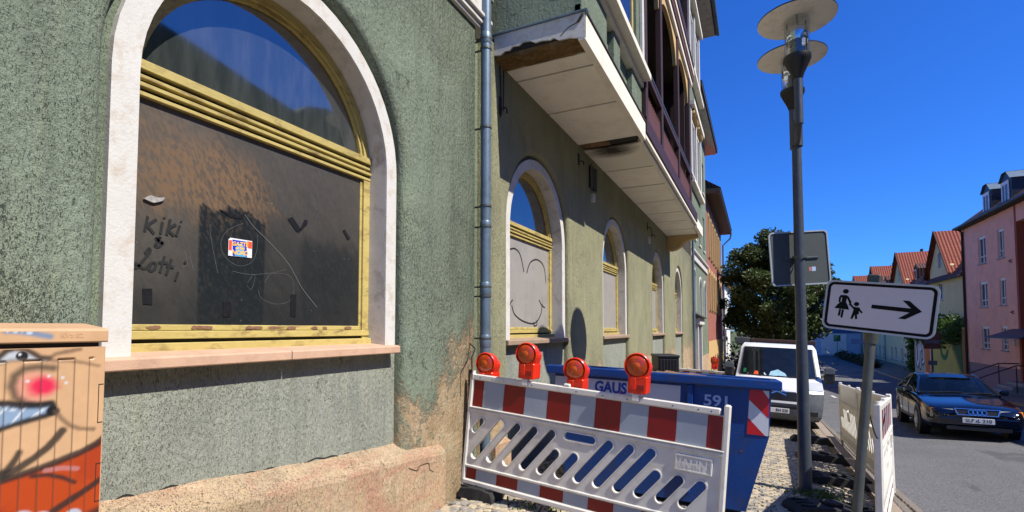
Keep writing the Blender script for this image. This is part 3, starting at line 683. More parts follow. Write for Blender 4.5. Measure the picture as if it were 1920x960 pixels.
for (a, b) in ((5.05, 5.45), (7.83, 9.71), (12.09, 14.91), (17.29, 19.41), (21.79, 25.0)):
    pl = MB(); ya, yb = a, b; za, zb = zs(-2.7, a), zs(-2.7, b)
    pl.add([(-2.62, a, ZB), (-2.62, b, ZB), (-2.62, b, zb + .42), (-2.62, a, za + .42), (-2.71, a, za + .47), (-2.71, b, zb + .47), (-2.71, a, ZB), (-2.71, b, ZB)], [(0, 1, 2, 3), (3, 2, 5, 4), (0, 3, 4, 6), (1, 7, 5, 2)])
    pl.build('pier_plinth', m_plinth, gh)

# moulded string course and wall above on the near side
m = MB()
for (z0, z1, x1) in ((4.98, 5.02, -2.66), (5.02, 5.07, -2.63), (5.08, 5.12, -2.60), (5.12, 5.42, -2.64), (5.42, 5.50, -2.58)): m.box((-2.9, -3.2, z0 + .001), (x1, 4.93, z1))
m.build('string_course', m_white, gh, bevel=.006)
MB().box((-9, -3.2, 5.5), (-2.7, 5.15, 13.7)).build('upper_wall', m_green_far, gh)
MB().box((-9, 5.15, 5.01), (-2.76, 25, 13.7)).build('upper_wall', m_interior, gh)
# rain pipe with sockets and clips
PX, PY = -2.615, 4.80
pp = MB(); pp.tube([(PX, PY, ZB), (PX, PY, 13.5)], .056, 16)
pipe = pp.build('rain_pipe', m_zinc, gh, smooth=True)
for z0, z1 in ((4.80, 4.93), (2.78, 2.86), (2.06, 2.20), (1.50, 1.64)):
    m = MB(); m.lathe([(.056, z0), (.061, z0 + .01), (.061, z1 - .01), (.056, z1)], 16, Matrix.Translation((PX, PY, 0)), False); m.build('pipe_socket', m_zinc, pipe, smooth=True)
for z in (4.86, 4.75, 3.88, 3.02, 2.80, 2.15, 2.05, 1.6):
    m = MB(); m.lathe([(.057, z - .012), (.064, z - .01), (.064, z + .01), (.057, z + .012)], 16, Matrix.Translation((PX, PY, 0)), False); m.box((-2.86, PY - .008, z - .008), (PX - .05, PY + .008, z + .008)); m.build('pipe_clip', m_galv, pipe, smooth=True)

# ---- balcony: soffit boards, fascias, bay, loggia
ZU = 4.84; XB = -1.60
def jag(x0, x1, z, amp, n, seed, floor=None):
    rr = random.Random(seed); return [(x0 + (x1 - x0) * k / n, z + rr.uniform(-amp, amp) + (.05 * math.sin(k * .9))) for k in range(n + 1)]
edge = [(-2.70, 4.875), (-2.62, 4.862), (-2.55, 4.895), (-2.50, 4.888), (-2.46, 4.925), (-2.38, 4.915), (-2.33, 4.945), (-2.24, 4.935), (-2.18, 4.90), (-2.1, 4.905), (-2.0, 4.885), (-1.96, 4.90), (-1.9, 4.86), (-1.78, 4.855), (-1.72, 4.84), (-1.6, 4.82)]
m = MB(); m.plate(edge + [(XB, 5.10), (-2.70, 5.10)], [], 5.15, 5.175, lambda x, z, d: (x, d, z)); m.build('end_fascia', m_white, gh)
m = MB(); m.box((-2.70, 5.178, 4.80), (-1.62, 5.46, 5.06)); rot = m.build('rotten_edge', m_rot, gh)
bmm = bmesh.new(); bmm.from_mesh(rot.data); bmesh.ops.subdivide_edges(bmm, edges=bmm.edges[:], cuts=9, use_grid_fill=True)
for v in bmm.verts:
    if v.co.z < 4.9: v.co.z += .03 + .012 * math.sin(v.co.x * 17) + random.uniform(-.012, .016)
bmm.to_mesh(rot.data); bmm.free()
m = MB()
cr = [(-1.88, 4.90), (-1.84, 4.93), (-1.80, 4.965), (-1.75, 4.985), (-1.70, 5.0), (-1.66, 5.05), (-1.63, 5.085)]
ribbon(m, cr, .012, lambda x, z, d: (x, 5.1485, z)); m.sheet([(-1.70, 4.99), (-1.66, 5.0), (-1.64, 5.03), (-1.62, 5.08), (-1.66, 5.06)], [], 5.148, lambda x, z, d: (x, d, z)); m.build('fascia_crack', m_rot, gh, fixn=False)
MB().box((-2.72, 5.13, 5.101), (-1.57, 5.2, 5.125)).build('end_flashing', m_zinc, gh, bevel=.004)
MB().box((-1.68, 5.152, 4.80), (XB, 8.43, 5.10)).build('front_fascia', m_cream, gh, bevel=.005)
MB().box((-1.74, 5.21, 5.101), (-1.585, 8.45, 5.118)).build('front_flashing', m_roofdark, gh)
js = [5.47, 5.78, 6.87, 8.27]
for a, b in zip(js[:-1], js[1:]): MB().box((-2.70, a + .017, ZU - random.uniform(0, .006)), (-1.685, b - .017, ZU + .02)).build('soffit_panel', m_soffit, gh, bevel=.003)
MB().box((-2.70, 5.17, 4.875), (-1.63, 18.2, 5.0)).build('slab', m_darkgap, gh)
MB().box((-2.70, 8.29, ZU + .012), (-2.2, 8.52, ZU + .03)).build('damaged_panel', m_soot, gh)
js = [8.56, 9.93, 11.26, 12.80, 14.16, 15.36, 16.75, 18.05]
for k, (a, b) in enumerate(zip(js[:-1], js[1:])):
    o = MB().box((-2.70, a + .028, ZU - random.uniform(0, .008)), (-1.74, b - .028, ZU + .02)).build('soffit_panel', m_soffit, gh, bevel=.003)
    if k == 0:                                                                                                      # a scorched board
        mm, nt2, bb = new_mat('scorched_soffit_board'); tc = nt2.nodes.new('ShaderNodeTexCoord'); sx = nt2.nodes.new('ShaderNodeSeparateXYZ'); nt2.links.new(tc.outputs['Object'], sx.inputs[0])
        dx = math_(nt2, 'DIVIDE', math_(nt2, 'ADD', sx.outputs[0], 2.25), .42); dy = math_(nt2, 'DIVIDE', math_(nt2, 'SUBTRACT', sx.outputs[1], 8.75), .34)
        dd = math_(nt2, 'ADD', math_(nt2, 'ADD', math_(nt2, 'MULTIPLY', dx, dx), math_(nt2, 'MULTIPLY', dy, dy)), math_(nt2, 'MULTIPLY', noise(nt2, 9, 6, .7), .9))
        nt2.links.new(mixc(nt2, maprange(nt2, dd, .5, 1.9, 1, 0), (.78, .73, .62), (.03, .022, .014)), bb.inputs['Base Color']); bb.inputs['Roughness'].default_value = .9
        o.data.materials[0] = mm
for k in range(5): pass
MB().box((-1.735, 8.46, 4.80), (-1.66, 16.4, 4.86)).build('edge_batten', m_cream, gh, bevel=.004); MB().box((-1.655, 8.46, 4.86), (-1.60, 16.4, 4.93)).build('edge_batten', m_cream, gh, bevel=.004)
MB().box((-1.70, 16.42, 4.80), (XB, 18.2, 5.10)).build('front_fascia', m_cream, gh, bevel=.005)
# corbel under the far end
cp = [(-2.70, 4.835), (-1.72, 4.835), (-1.70, 4.74), (-1.86, 4.69), (-2.02, 4.66), (-2.16, 4.58), (-2.28, 4.44), (-2.42, 4.36), (-2.58, 4.33), (-2.70, 4.36)]
for yy in (17.75,): MB().plate(cp, [], yy, yy + .28, lambda x, z, d: (x, d, z)).build('corbel', m_ochre, gh, bevel=.01)
# bay above the near part of the balcony
bay = MB(); bay.box((-2.76, 5.22, 5.12), (-1.74, 8.40, 10.6)); bay.build('bay_wall', m_green, gh)
for (a, b) in ((5.22, 6.25), (6.62, 6.95), (7.72, 8.42)): MB().box((-1.745, a, 5.121), (-1.655, b, 5.70)).build('parapet_pilaster', m_green_far, gh, bevel=.01)
MB().box((-1.745, 5.22, 5.121), (-1.665, 8.42, 5.26)).build('parapet_base', m_green_far, gh, bevel=.01)
for (z0, z1, x1) in ((5.70, 5.78, -1.62), (5.79, 5.90, -1.50), (5.905, 5.95, -1.54)): MB().box((-1.76, 5.18, z0), (x1, 8.46, z1)).build('bay_cornice', m_cream, gh, bevel=.008)
for (a, b) in ((5.25, 5.7), (8.08, 8.40)): MB().box((-1.745, a, 5.951), (-1.655, b, 9.6)).build('bay_pilaster', m_green_far, gh, bevel=.01)
MB().box((-1.65, 8.28, 5.951), (-1.60, 8.43, 9.6)).build('bay_corner_strip', m_white, gh, bevel=.005)
bw = MB(); bw.box((-1.735, 5.9, 6.05), (-1.70, 7.95, 9.2)); bwin = bw.build('bay_window', m_glass2, gh)
f = MB()
for (a, b, z0, z1) in ((5.88, 5.98, 6.0, 9.2), (7.88, 7.98, 6.0, 9.2), (6.88, 6.97, 6.0, 9.2), (5.98, 7.88, 6.0, 6.12), (5.98, 7.88, 7.9, 8.02)): f.box((-1.72, a, z0), (-1.685, b, z1))
f.build('frame', m_yellow, bwin)
# loggia in maroon timber
MB().box((-1.70, 8.46, 4.94), (-1.575, 16.3, 5.20)).build('loggia_beam', m_maroon, gh, bevel=.008)
MB().box((-1.66, 8.46, 5.96), (-1.585, 15.3, 6.08)).build('top_rail', m_maroon, gh, bevel=.006)
MB().box((-1.665, 8.46, 6.081), (-1.575, 15.3, 6.10)).build('rail_capping', m_zinc, gh)
bd = [(-.062, 0), (.062, 0), (.062, .46), (.0, .36), (-.062, .46)]
bme = MB().plate([(-.062, 0), (.062, 0), (.062, .30), (.0, .46), (-.062, .30)], [], 0, -.02, lambda y, z, d: (d, y, z)).build('balustrade_board', m_maroon2, gh)
bme.matrix_parent_inverse = gh.matrix_basis.inverted(); bme.location = (-1.61, 8.55, 5.22)
k = 1; yy = 8.685
while yy < 15.2:
    if not any(abs(yy - q) < .10 for q in (10.1, 12.5, 14.75)):
        o = bme.copy(); COL.objects.link(o); o.parent = gh; o.matrix_parent_inverse = gh.matrix_basis.inverted(); o.location = (-1.61, yy, 5.22)
    yy += .135
for yy in (8.52, 10.1, 12.5, 14.75):
    m = MB(); m.box((-1.70, yy - .075, 5.2), (-1.58, yy + .075, 8.65)); m.build('loggia_post', m_maroon, gh, bevel=.012)
MB().box((-2.74, 10.0, 5.05), (-2.0, 10.1, 8.7)).build('partition', m_maroon, gh); MB().box((-2.74, 14.9, 5.05), (-1.75, 15.0, 8.7)).build('partition', m_maroon, gh)
for a, b in ((8.6, 10.02), (10.18, 12.42), (12.58, 14.67)):
    c_, hw = (a + b) / 2, (b - a) / 2
    m = MB(); m.plate([(a, 8.65), (a, 7.95)] + [(c_ - hw * .94 * math.cos(math.pi * k / 16), 7.96 + .58 * math.sin(math.pi * k / 16)) for k in range(17)] + [(b, 7.95), (b, 8.65)], [], -1.62, -1.70, yz); m.build('loggia_arch', m_ochre, gh)
for (z0, z1, x1, mm) in ((8.66, 8.80, -1.56, m_cream), (8.81, 8.95, -1.53, m_maroon2), (8.96, 9.06, -1.50, m_cream), (9.07, 9.20, -1.55, m_maroon2), (9.21, 9.30, -1.50, m_maroon)): MB().box((-1.72, 8.46, z0), (x1, 15.3, z1)).build('loggia_cornice', mm, gh, bevel=.006)
MB().box((-2.74, 8.46, 8.70), (-1.73, 15.3, 8.78)).build('loggia_ceiling', m_interior, gh)
MB().box((-2.74, 8.46, 5.02), (-1.71, 16.3, 5.06)).build('loggia_floor', m_interior, gh)
MB().box((-1.68, 8.46, 9.31), (-1.60, 15.3, 9.95)).build('upper_balustrade', m_maroon, gh)
for yy in (8.52, 10.1, 12.5, 14.75): MB().box((-1.70, yy - .08, 9.96), (-1.60, yy + .08, 12.6)).build('loggia_post', m_maroon, gh)
# far bay
MB().box((-2.76, 15.32, 5.12), (-1.66, 18.2, 13.2)).build('bay_wall', m_green_far, gh)
for (z0, z1, x1) in ((5.9, 6.02, -1.52), (8.15, 8.3, -1.50), (9.2, 9.32, -1.5), (11.6, 11.75, -1.5)): MB().box((-1.8, 15.25, z0), (x1, 18.28, z1)).build('bay_cornice', m_cream, gh, bevel=.008)
for yy in (15.36, 16.72, 18.08):
    MB().box((-1.70, yy - .1, 6.03), (-1.60, yy + .1, 8.14)).build('bay_pilaster', m_white, gh, bevel=.006); MB().box((-1.70, yy - .1, 9.33), (-1.60, yy + .1, 11.58)).build('bay_pilaster', m_white, gh, bevel=.006)
for yc in (16.04, 17.4):
    for z0, z1 in ((6.3, 7.85), (9.5, 11.2)):
        wn = MB().box((-1.70, yc - .38, z0), (-1.652, yc + .38, z1)).build('bay_window', m_glass2, gh)
        f = MB(); f.box((-1.66, yc - .42, z0 - .05), (-1.63, yc - .35, z1 + .05)); f.box((-1.66, yc + .35, z0 - .05), (-1.63, yc + .42, z1 + .05)); f.box((-1.66, yc - .35, z1 - .02), (-1.63, yc + .35, z1 + .05)); f.box((-1.66, yc - .35, z0 - .05), (-1.63, yc + .35, z0 + .03)); f.box((-1.66, yc - .03, z0 + .03), (-1.636, yc + .03, z1 - .02)); f.build('frame', m_white, wn)
    m = MB(); pts = [(yc - .6 + 1.2 * k / 12, 7.98 + .16 * math.sin(math.pi * k / 12)) for k in range(13)]; m.plate(pts + [(p[0], p[1] + .07) for p in pts[::-1]], [], -1.54, -1.66, yz); m.build('window_hood', m_ochre, gh)
# eaves
MB().box((-2.9, 8.0, 13.35), (-1.30, 21.4, 13.42)).build('eaves_soffit', m_reveal, gh)
MB().box((-2.9, 8.0, 13.421), (-1.22, 21.5, 13.62)).build('eaves_board', m_roofdark, gh)
g = MB(); g.tube([(-1.20, 8.0, 13.44), (-1.20, 21.5, 13.44)], .075, 10); g.build('gutter', m_zinc, gh, smooth=True)
rf = MB(); rf.add([(-1.25, 8, 13.63), (-1.25, 21.5, 13.63), (-5, 21.5, 16.5), (-5, 8, 16.5)], [(0, 1, 2, 3)]); rf.build('roof', m_roofdark, gh)
# small fittings on the shaded wall
v = MB(); v.box((-2.70, 8.86, 4.26), (-2.66, 9.18, 4.66)); vent = v.build('vent_grille', m_darkgap, gh)
f = MB()
for k in range(5): f.box((-2.662, 8.88 + .065 * k, 4.28), (-2.65, 8.90 + .065 * k, 4.64))
f.box((-2.665, 8.84, 4.24), (-2.645, 8.87, 4.68)); f.box((-2.665, 9.17, 4.24), (-2.645, 9.2, 4.68)); f.build('bar', m_galv, vent)
MB().box((-2.71, 8.98, 4.03), (-2.65, 9.1, 4.18)).build('socket_box', m_white, gh, bevel=.008)
MB().box((-2.71, 14.35, 4.08), (-2.65, 14.5, 4.26)).build('socket_box', m_white, gh, bevel=.008)
for yy, zz in ((5.30, 4.30), (8.25, 4.55), (14.3, 4.5), (14.95, 4.4)):
    m = MB(); m.tube([(-2.72, yy, zz), (-2.62, yy, zz), (-2.605, yy, zz - .03), (-2.605, yy, zz - .07)], .011, 8); m.box((-2.72, yy - .03, zz - .06), (-2.685, yy + .03, zz + .14)); m.build('wall_bracket', m_roofdark, gh, smooth=True)
cb = MB(); cb.tube([(-2.69, 5.28, 4.8), (-2.685, 5.3, 4.5), (-2.685, 5.29, 4.2)], .008, 6); cb.tube([(-2.69, 5.38, 4.8), (-2.685, 5.37, 4.3)], .006, 6); cb.build('cable', m_black, gh)
# wire hook by the rain pipe
hk = MB(); hk.tube([(-2.70, 4.62, 1.55), (-2.60, 4.56, 1.50), (-2.56, 4.42, 1.42), (-2.555, 4.42, 1.2)], .007, 6); hk.build('wire_hook', m_black, gh)
# ---------------------------------------------------------------- painted distribution cabinet
CAB={'eye_up':[(0.79,1.575),(0.814,1.608),(0.83,1.626),(0.852,1.634),(0.881,1.629),(0.901,1.615),(0.921,1.599),(0.947,1.594)],
'eye_low':[(0.79,1.57),(0.815,1.583),(0.842,1.593),(0.878,1.592),(0.914,1.59),(0.941,1.587)],
'brow':[(0.825,1.694),(0.853,1.692),(0.889,1.687),(0.919,1.679),(0.945,1.673)],
'lash':[(0.947,1.594),(0.967,1.609),(0.999,1.617),(1.04,1.624)],'lash2':[(0.96,1.586),(1.008,1.583),(1.058,1.571),(1.102,1.558)],
'nose_out':[(0.961,1.559),(0.915,1.566),(0.879,1.561),(0.855,1.539),(0.848,1.503),(0.858,1.466),(0.883,1.441),(0.92,1.425),(0.958,1.426)],
'mouth_up':[(0.7,1.45),(0.82,1.449),(0.84,1.448),(0.876,1.435),(0.919,1.431),(0.957,1.431),(0.972,1.404)],
'mouth_low':[(0.7,1.32),(0.823,1.362),(0.857,1.372),(0.899,1.382),(0.943,1.39),(0.972,1.401)],
'cheek':[(0.972,1.401),(0.991,1.373),(1.016,1.345),(1.049,1.326),(1.092,1.318)],
'r1':[(0.80,1.18),(0.828,1.212),(0.848,1.225),(0.865,1.253),(0.875,1.276)],'r2':[(0.78,1.17),(0.828,1.203),(0.876,1.222),(0.918,1.249),(0.955,1.278),(0.995,1.328)],
'r3':[(0.7,1.16),(0.829,1.191),(0.884,1.198),(0.934,1.208),(0.988,1.22),(1.052,1.238),(1.103,1.258),(1.133,1.281)],
'r4':[(0.913,1.185),(0.958,1.179),(0.998,1.16),(1.039,1.131)],'r5':[(0.963,1.037),(1.009,1.061),(1.057,1.085),(1.099,1.107),(1.129,1.126)],
'hi':[(0.89,1.518),(0.99,1.522),(1.001,1.502),(0.949,1.531)]}
def cab_paint(Y, Z):
    n = fbm(Y, Z, 20, 4); tan = np.array(lin(226, 182, 138))
    C = np.zeros(Y.shape + (3,)) + tan; C *= (.9 + .2 * n)[..., None]
    def over(col, a):
        nonlocal C; C = C * (1 - a[..., None]) + np.array(col) * a[..., None]
    W = (n - .5) * .006
    def stroke(k, w, col, amt=.9, soft=.008): over(col, amt * sstep(w + soft, max(w - soft, 0), pdist(Y, Z, CAB[k]) + W))
    # orange lower body below the long line
    lz = np.interp(Y, [.3, .829, .934, 1.052, 1.14], [1.13, 1.191, 1.208, 1.238, 1.285]); over(lin(196, 74, 22), sstep(.006, -.006, Z - lz)); over(lin(176, 58, 26), .5 * sstep(.45, .65, fbm(Y, Z, 7, 4)) * sstep(.0, -.03, Z - lz))
    # eye
    up = np.interp(Y, [p[0] for p in CAB['eye_up']], [p[1] for p in CAB['eye_up']]); lo = np.interp(Y, [p[0] for p in CAB['eye_low']], [p[1] for p in CAB['eye_low']])
    eye = sstep(.004, .012, up - Z) * sstep(-.004, .004, Z - lo) * (Y < .94) * (Y > .6); over(lin(206, 212, 220), eye)
    over((.012, .012, .014), sstep(.019, .015, np.hypot(Y - .872, Z - 1.606))); over(lin(230, 230, 230), sstep(.006, .003, np.hypot(Y - .866, Z - 1.612)))
    stroke('eye_up', .009, (.016, .016, .02)); stroke('lash', .006, lin(110, 84, 66), .7); stroke('lash2', .005, lin(120, 92, 72), .6)
    stroke('eye_low', .004, lin(120, 110, 104), .5)
    # nose and rosy patch
    d = np.hypot((Y - .912) / .065, (Z - 1.495) / .066); over(lin(238, 160, 140), .75 * sstep(1.05, .7, d)); d = np.hypot((Y - .932) / .055, (Z - 1.497) / .042); over(lin(240, 44, 88), sstep(1.1, .35, d + (n - .5) * .4))
    stroke('nose_out', .012, lin(58, 50, 48), .8, .012)
    for q in CAB['hi']: over(lin(235, 230, 235), .8 * sstep(.008, .003, np.hypot(Y - q[0], Z - q[1])))
    # mouth
    u = np.interp(Y, [p[0] for p in CAB['mouth_up']], [p[1] for p in CAB['mouth_up']]); l = np.interp(Y, [p[0] for p in CAB['mouth_low']], [p[1] for p in CAB['mouth_low']])
    mo = sstep(0, .004, u - Z) * sstep(0, .004, Z - l) * (Y < .97); over(lin(150, 176, 206), mo); over(lin(216, 228, 240), mo * sstep(.5, .7, vnoise(Y * 1.0 - Z * .7, Z * .25, 90)))
    stroke('mouth_up', .012, (.014, .014, .018), .95); stroke('mouth_low', .010, (.016, .017, .022), .95); over((.012, .012, .015), sstep(.022, .012, np.hypot(Y - .962, Z - 1.405)))
    stroke('cheek', .006, lin(110, 88, 70), .7, .008)
    for k, w_ in (('r1', .011), ('r2', .013), ('r3', .013), ('r4', .008), ('r5', .012)): stroke(k, w_, (.028, .024, .022), .9, .007)
    over(lin(205, 150, 150), .6 * sstep(.012, .004, pdist(Y, Z, [(.95, 1.196), (1.0, 1.193), (1.045, 1.18)])))
    for cy, cz, rr in ((.885, 1.035, .045), (.94, 1.02, .04), (1.035, 1.005, .035), (.82, 1.03, .04)): over(lin(198, 208, 222), .9 * sstep(rr, rr * .7, np.hypot(Y - cy, Z - cz)))
    over((.03, .025, .025), .85 * sstep(1.02, .99, Z - .25 * (Y - 1.06)) * sstep(1.06, 1.09, Y)); 
    stroke('brow', .010, lin(126, 150, 182), .9); over(lin(210, 224, 238), .9 * sstep(.009, .005, pdist(Y, Z, CAB['brow'][:3])) * sstep(.45, .6, vnoise(Y - Z * .5, Z * .1, 130)))
    g = np.abs(((Y - 1.123) / .0488 + .5) % 1 - .5) * .0488; rib = sstep(.0022, .0008, g) * (Z < 1.588) * (Y < 1.09) * (Z > .25); over((.09, .06, .045), .75 * rib)
    return C * .72
def cab_relief(Y, Z):
    g = np.abs(((Y - 1.123) / .0488 + .5) % 1 - .5) * .0488; r = -.0045 * sstep(.0035, .001, g) * (Z < 1.588) * (Y < 1.09) * (Z > .25)
    t = (np.abs(Z - 1.588) < .0028) & (Y < 1.085) & (((Y - 1.07) / .0976) % 1 < .55); return np.where(t, -.008, r)
m_cabpaint = paint_mat('spray_painted_cabinet', .5, .4, bm=.15, bs=150); m_cabside = mat('tan_cabinet_plastic', lin(190, 152, 116), .55, .1, 4, .15, 120)
cb = thing('distribution_cabinet', 'tan street cabinet with spray painted face and ribbed front beside the wall', 'cabinet', (-2.46, .74, zs(-2.4, .7)))
z0 = zs(-2.4, .4) - .03
body = MB().box((-2.62, .36, z0), (CAB_X - .012, 1.122, 1.632)).build('body', m_cabside, cb, bevel=.006)
painted_grid('front_panel', .362, 1.120, z0 + .01, 1.630, .0036, cab_paint, lambda y, z, d: (CAB_X + d, y, z), m_cabpaint, cb, cab_relief)
e = MB(); e.box((CAB_X - .014, .36, z0), (CAB_X - .0005, .363, 1.632)); e.box((CAB_X - .014, 1.1195, z0), (CAB_X - .0005, 1.1235, 1.632)); e.box((CAB_X - .014, .363, 1.6295), (CAB_X - .0005, 1.1195, 1.632)); e.build('edge_trim', m_cabside, cb)
MB().box((-2.62, .37, 1.633), (-2.32, 1.11, 1.648)).build('lid_gap', m_black, cb)
lid = MB(); pr = [(-2.635, 1.649), (CAB_X + .003, 1.649), (CAB_X + .006, 1.653), (CAB_X + .006, 1.692), (CAB_X - .002, 1.702), (-2.46, 1.722), (-2.635, 1.70)]
n = len(pr); lid.add([(x, .350, z) for x, z in pr] + [(x, 1.130, z) for x, z in pr], [(k, (k + 1) % n, n + (k + 1) % n, n + k) for k in range(n)] + [tuple(range(n)), tuple(range(2 * n - 1, n - 1, -1))])
lido = lid.build('lid', m_cabside, cb, bevel=.003)
lf = painted_grid('lid_paint', .352, 1.128, 1.6545, 1.691, .003, cab_paint, lambda y, z, d: (CAB_X + .0068, y, z), m_cabpaint, None); lf.parent = lido
text_mesh('KVz 82', .024, lambda u, v, d: (CAB_X + .008, 1.01 + u, 1.675 + v), bold=.0005).build('embossing', m_cabside, lido, fixn=False)
sl2 = MB()
for a, b in ((1.339, 1.488), (1.039, 1.185)): sl2.box((CAB_X - .004, 1.104, a), (CAB_X + .0012, 1.1065, b)); sl2.box((CAB_X - .004, 1.104, a), (CAB_X + .0012, 1.121, a + .003)); sl2.box((CAB_X - .004, 1.104, b - .003), (CAB_X + .0012, 1.121, b))
sl2.build('hinge_outline', m_darkgap, cb)

# ---------------------------------------------------------------- barriers
BL, BH = 2.44, 1.10
def pill(u0, v0, u1, v1, r, n=7):
    a = math.atan2(v1 - v0, u1 - u0); out = []
    for k in range(n + 1): t = a - math.pi / 2 + math.pi * k / n; out.append((u1 + r * math.cos(t), v1 + r * math.sin(t)))
    for k in range(n + 1): t = a + math.pi / 2 + math.pi * k / n; out.append((u0 + r * math.cos(t), v0 + r * math.sin(t)))
    return out
def barrier_parts(root):
    tx = lambda u, v, d: (u, d, v)
    holes = []
    for i in range(12):
        u = .13 + i * .182
        if i in (4, 5): holes.append(pill(u, .30, u + .135, .475, .039))
        elif i in (9, 10): holes.append(pill(u, .30, u + .135, .475, .039))
        elif i == 11: holes.append(pill(u, .30, u + .125, .465, .039))
        else: holes.append(pill(u, .30, u + .265, .645, .039))
    holes.append(pill(.105, .545, .175, .64, .03)); holes.append(pill(1.10, .655, 1.33, .655, .034))
    m = MB(); m.plate([(.03, .185), (BL - .03, .185), (BL - .03, .735), (.03, .735)], holes, -.016, .016, tx); lat = m.build('lattice_panel', m_wplastic, root, bevel=.007, local=True)
    m = MB()
    for h in holes:                                                        # raised lips round the openings
        c = Vector((sum(p[0] for p in h) / len(h), sum(p[1] for p in h) / len(h)))
        o = []
        for p in h:
            v = Vector(p) - c; o.append(p)
        nrm = []
        for k in range(len(h)):
            t = Vector(h[(k + 1) % len(h)]) - Vector(h[k - 1]); t.normalize(); nrm.append((t.y, -t.x))
        big = [(p[0] + q[0] * .012, p[1] + q[1] * .012) for p, q in zip(h, nrm)]
        m.plate(big, [[(p[0] + q[0] * .001, p[1] + q[1] * .001) for p, q in zip(h, nrm)]], -.024, -.015, tx)
    m.build('opening_lip', m_wplastic, root, local=True, bevel=.003)
    m = MB(); m.cbox((.03, -.026, 1.035), (BL - .075, .026, 1.09), .008); m.build('top_rail', m_wplastic, root, local=True)
    m = MB(); m.cbox((.03, -.030, .718), (BL - .03, .03, .752), .008); m.cbox((.03, -.036, .755), (BL - .03, .03, .768), .004); m.build('middle_rail', m_wplastic, root, local=True)
    m = MB(); m.cbox((.03, -.028, .168), (BL - .03, .028, .196), .008); m.build('lower_rail', m_wplastic, root, local=True)
    m = MB(); m.cbox((.0, -.030, .0), (BL, .030, .055), .012); m.build('bottom_rail', m_wplastic, root, local=True)
    m = MB(); m.box((.03, -.012, .055), (BL - .03, .012, .168)); m.box((.03, -.012, .768), (BL - .03, .012, 1.036)); m.build('backing_board', m_wplastic, root, local=True)
    un = (BL - .10) / 10; x = .05; k = 0
    ws = [un / 2] + [un] * 9 + [un / 2]
    for j, w_ in enumerate(ws):
        for z0, z1 in ((.772, 1.030), (.060, .163)):
            m = MB(); m.box((x + .0015, -.0145, z0), (x + w_ - .0015, -.012, z1))
            m.build('reflective_stripe', m_redfoil if j % 2 == 0 else m_greyfoil, root, local=True)
        x += w_
    m = MB(); m.cbox((BL - .05, -.03, -.05), (BL + .0, .03, 1.125), .012); m.build('end_post', m_wplastic, root, local=True)
    m = MB(); m.cbox((-.0, -.03, -.02), (.045, .03, 1.10), .012); m.tube([(.022, 0, 1.09), (.022, 0, 1.12)], .02, 10); m.build('end_post', m_wplastic, root, local=True)
    m = MB(); m.cbox((2.045, -.026, .555), (2.335, -.014, .69), .004); lp = m.build('maker_plate', m_wplastic, root, local=True)
    fr = MB(); fr.plate([(2.05, .56), (2.33, .56), (2.33, .685), (2.05, .685)], [[(2.06, .57), (2.32, .57), (2.32, .675), (2.06, .675)]], -.031, -.025, tx); fr.build('frame', m_wplastic, lp, local=True)
    t = text_mesh('JAHN', .092, lambda u, v, d: (2.19 + u, -.0265 - d, .622 + v), .0045, bold=.002); base = list(t.v); t.add([(p[0], -.0255, p[2]) for p in base], [])
    t.build('embossed_lettering', m_wplastic, lp, fixn=False, local=True)
    m = MB(); m.cbox((1.02, -.02, 1.088), (1.08, .02, 1.118), .008); m.build('lamp_socket', m_wplastic, root, local=True)
    for u in (.12, .26, .7, 1.15, 1.4, 1.62, 2.0, 2.2, 2.3):
        m = MB(); m.tube([(u, -.027, 1.06), (u, -.0255, 1.06)], .006, 8); m.build('bolt_hole', m_black, root, local=True)
    for u in (.09, BL - .09):
        m = MB(); m.tube([(u, 0, .0), (u, 0, -.20)], .021, 10); m.build('leg', m_galv, root, local=True)
def bar_matrix(TL, TR, lean=(0, 0, 0)):
    TL = Vector(TL); TR = Vector(TR); a = (TR - TL).normalized(); up = (Vector((0, 0, 1)) + Vector(lean)); up = (up - a * up.dot(a)).normalized(); n = up.cross(a)
    M = Matrix((a, n, up)).transposed().to_4x4(); M.translation = TL - up * BH; return M
FB = bar_matrix((-2.624, 4.537, 1.261), (-.202, 4.375, 1.079), (.0, .05, 0))
b0 = thing('barrier', 'white plastic barrier with red and grey striped boards in front of blue skip', 'barrier', M=FB, group='construction barriers')
barrier_parts(b0)
def top_of(p, q, h0, h1): return (p[0], p[1], zs(*p) + h0), (q[0], q[1], zs(*q) + h1)
N_, C_, M_, F_ = (.86, 5.05), (1.38, 7.43), (1.43, 9.88), (1.49, 12.34)
for (p, q, lab) in ((N_, C_, 'white barrier nearest the leaning pedestrian sign, seen almost edge on beside the road'), (C_, M_, 'barrier along the kerb, middle one of the roadside row'), (M_, F_, 'barrier along the kerb, farthest one of the roadside row next to white van')):
    TL, TR = top_of(p, q, 1.27, 1.27); M = bar_matrix(TL, TR)
    c = copy_tree(b0); c.matrix_basis = M; c['label'] = lab
TL, TR = (-2.6, 15.6, zs(-2.6, 15.6) + 1.25), (-.75, 15.3, zs(-.75, 15.3) + 1.25)
M = bar_matrix(TL, TR); M = M @ Matrix.Diagonal((.76, 1, 1, 1)); c = copy_tree(b0); c.matrix_basis = M; c['label'] = 'far white barrier between the brick house and the white van'
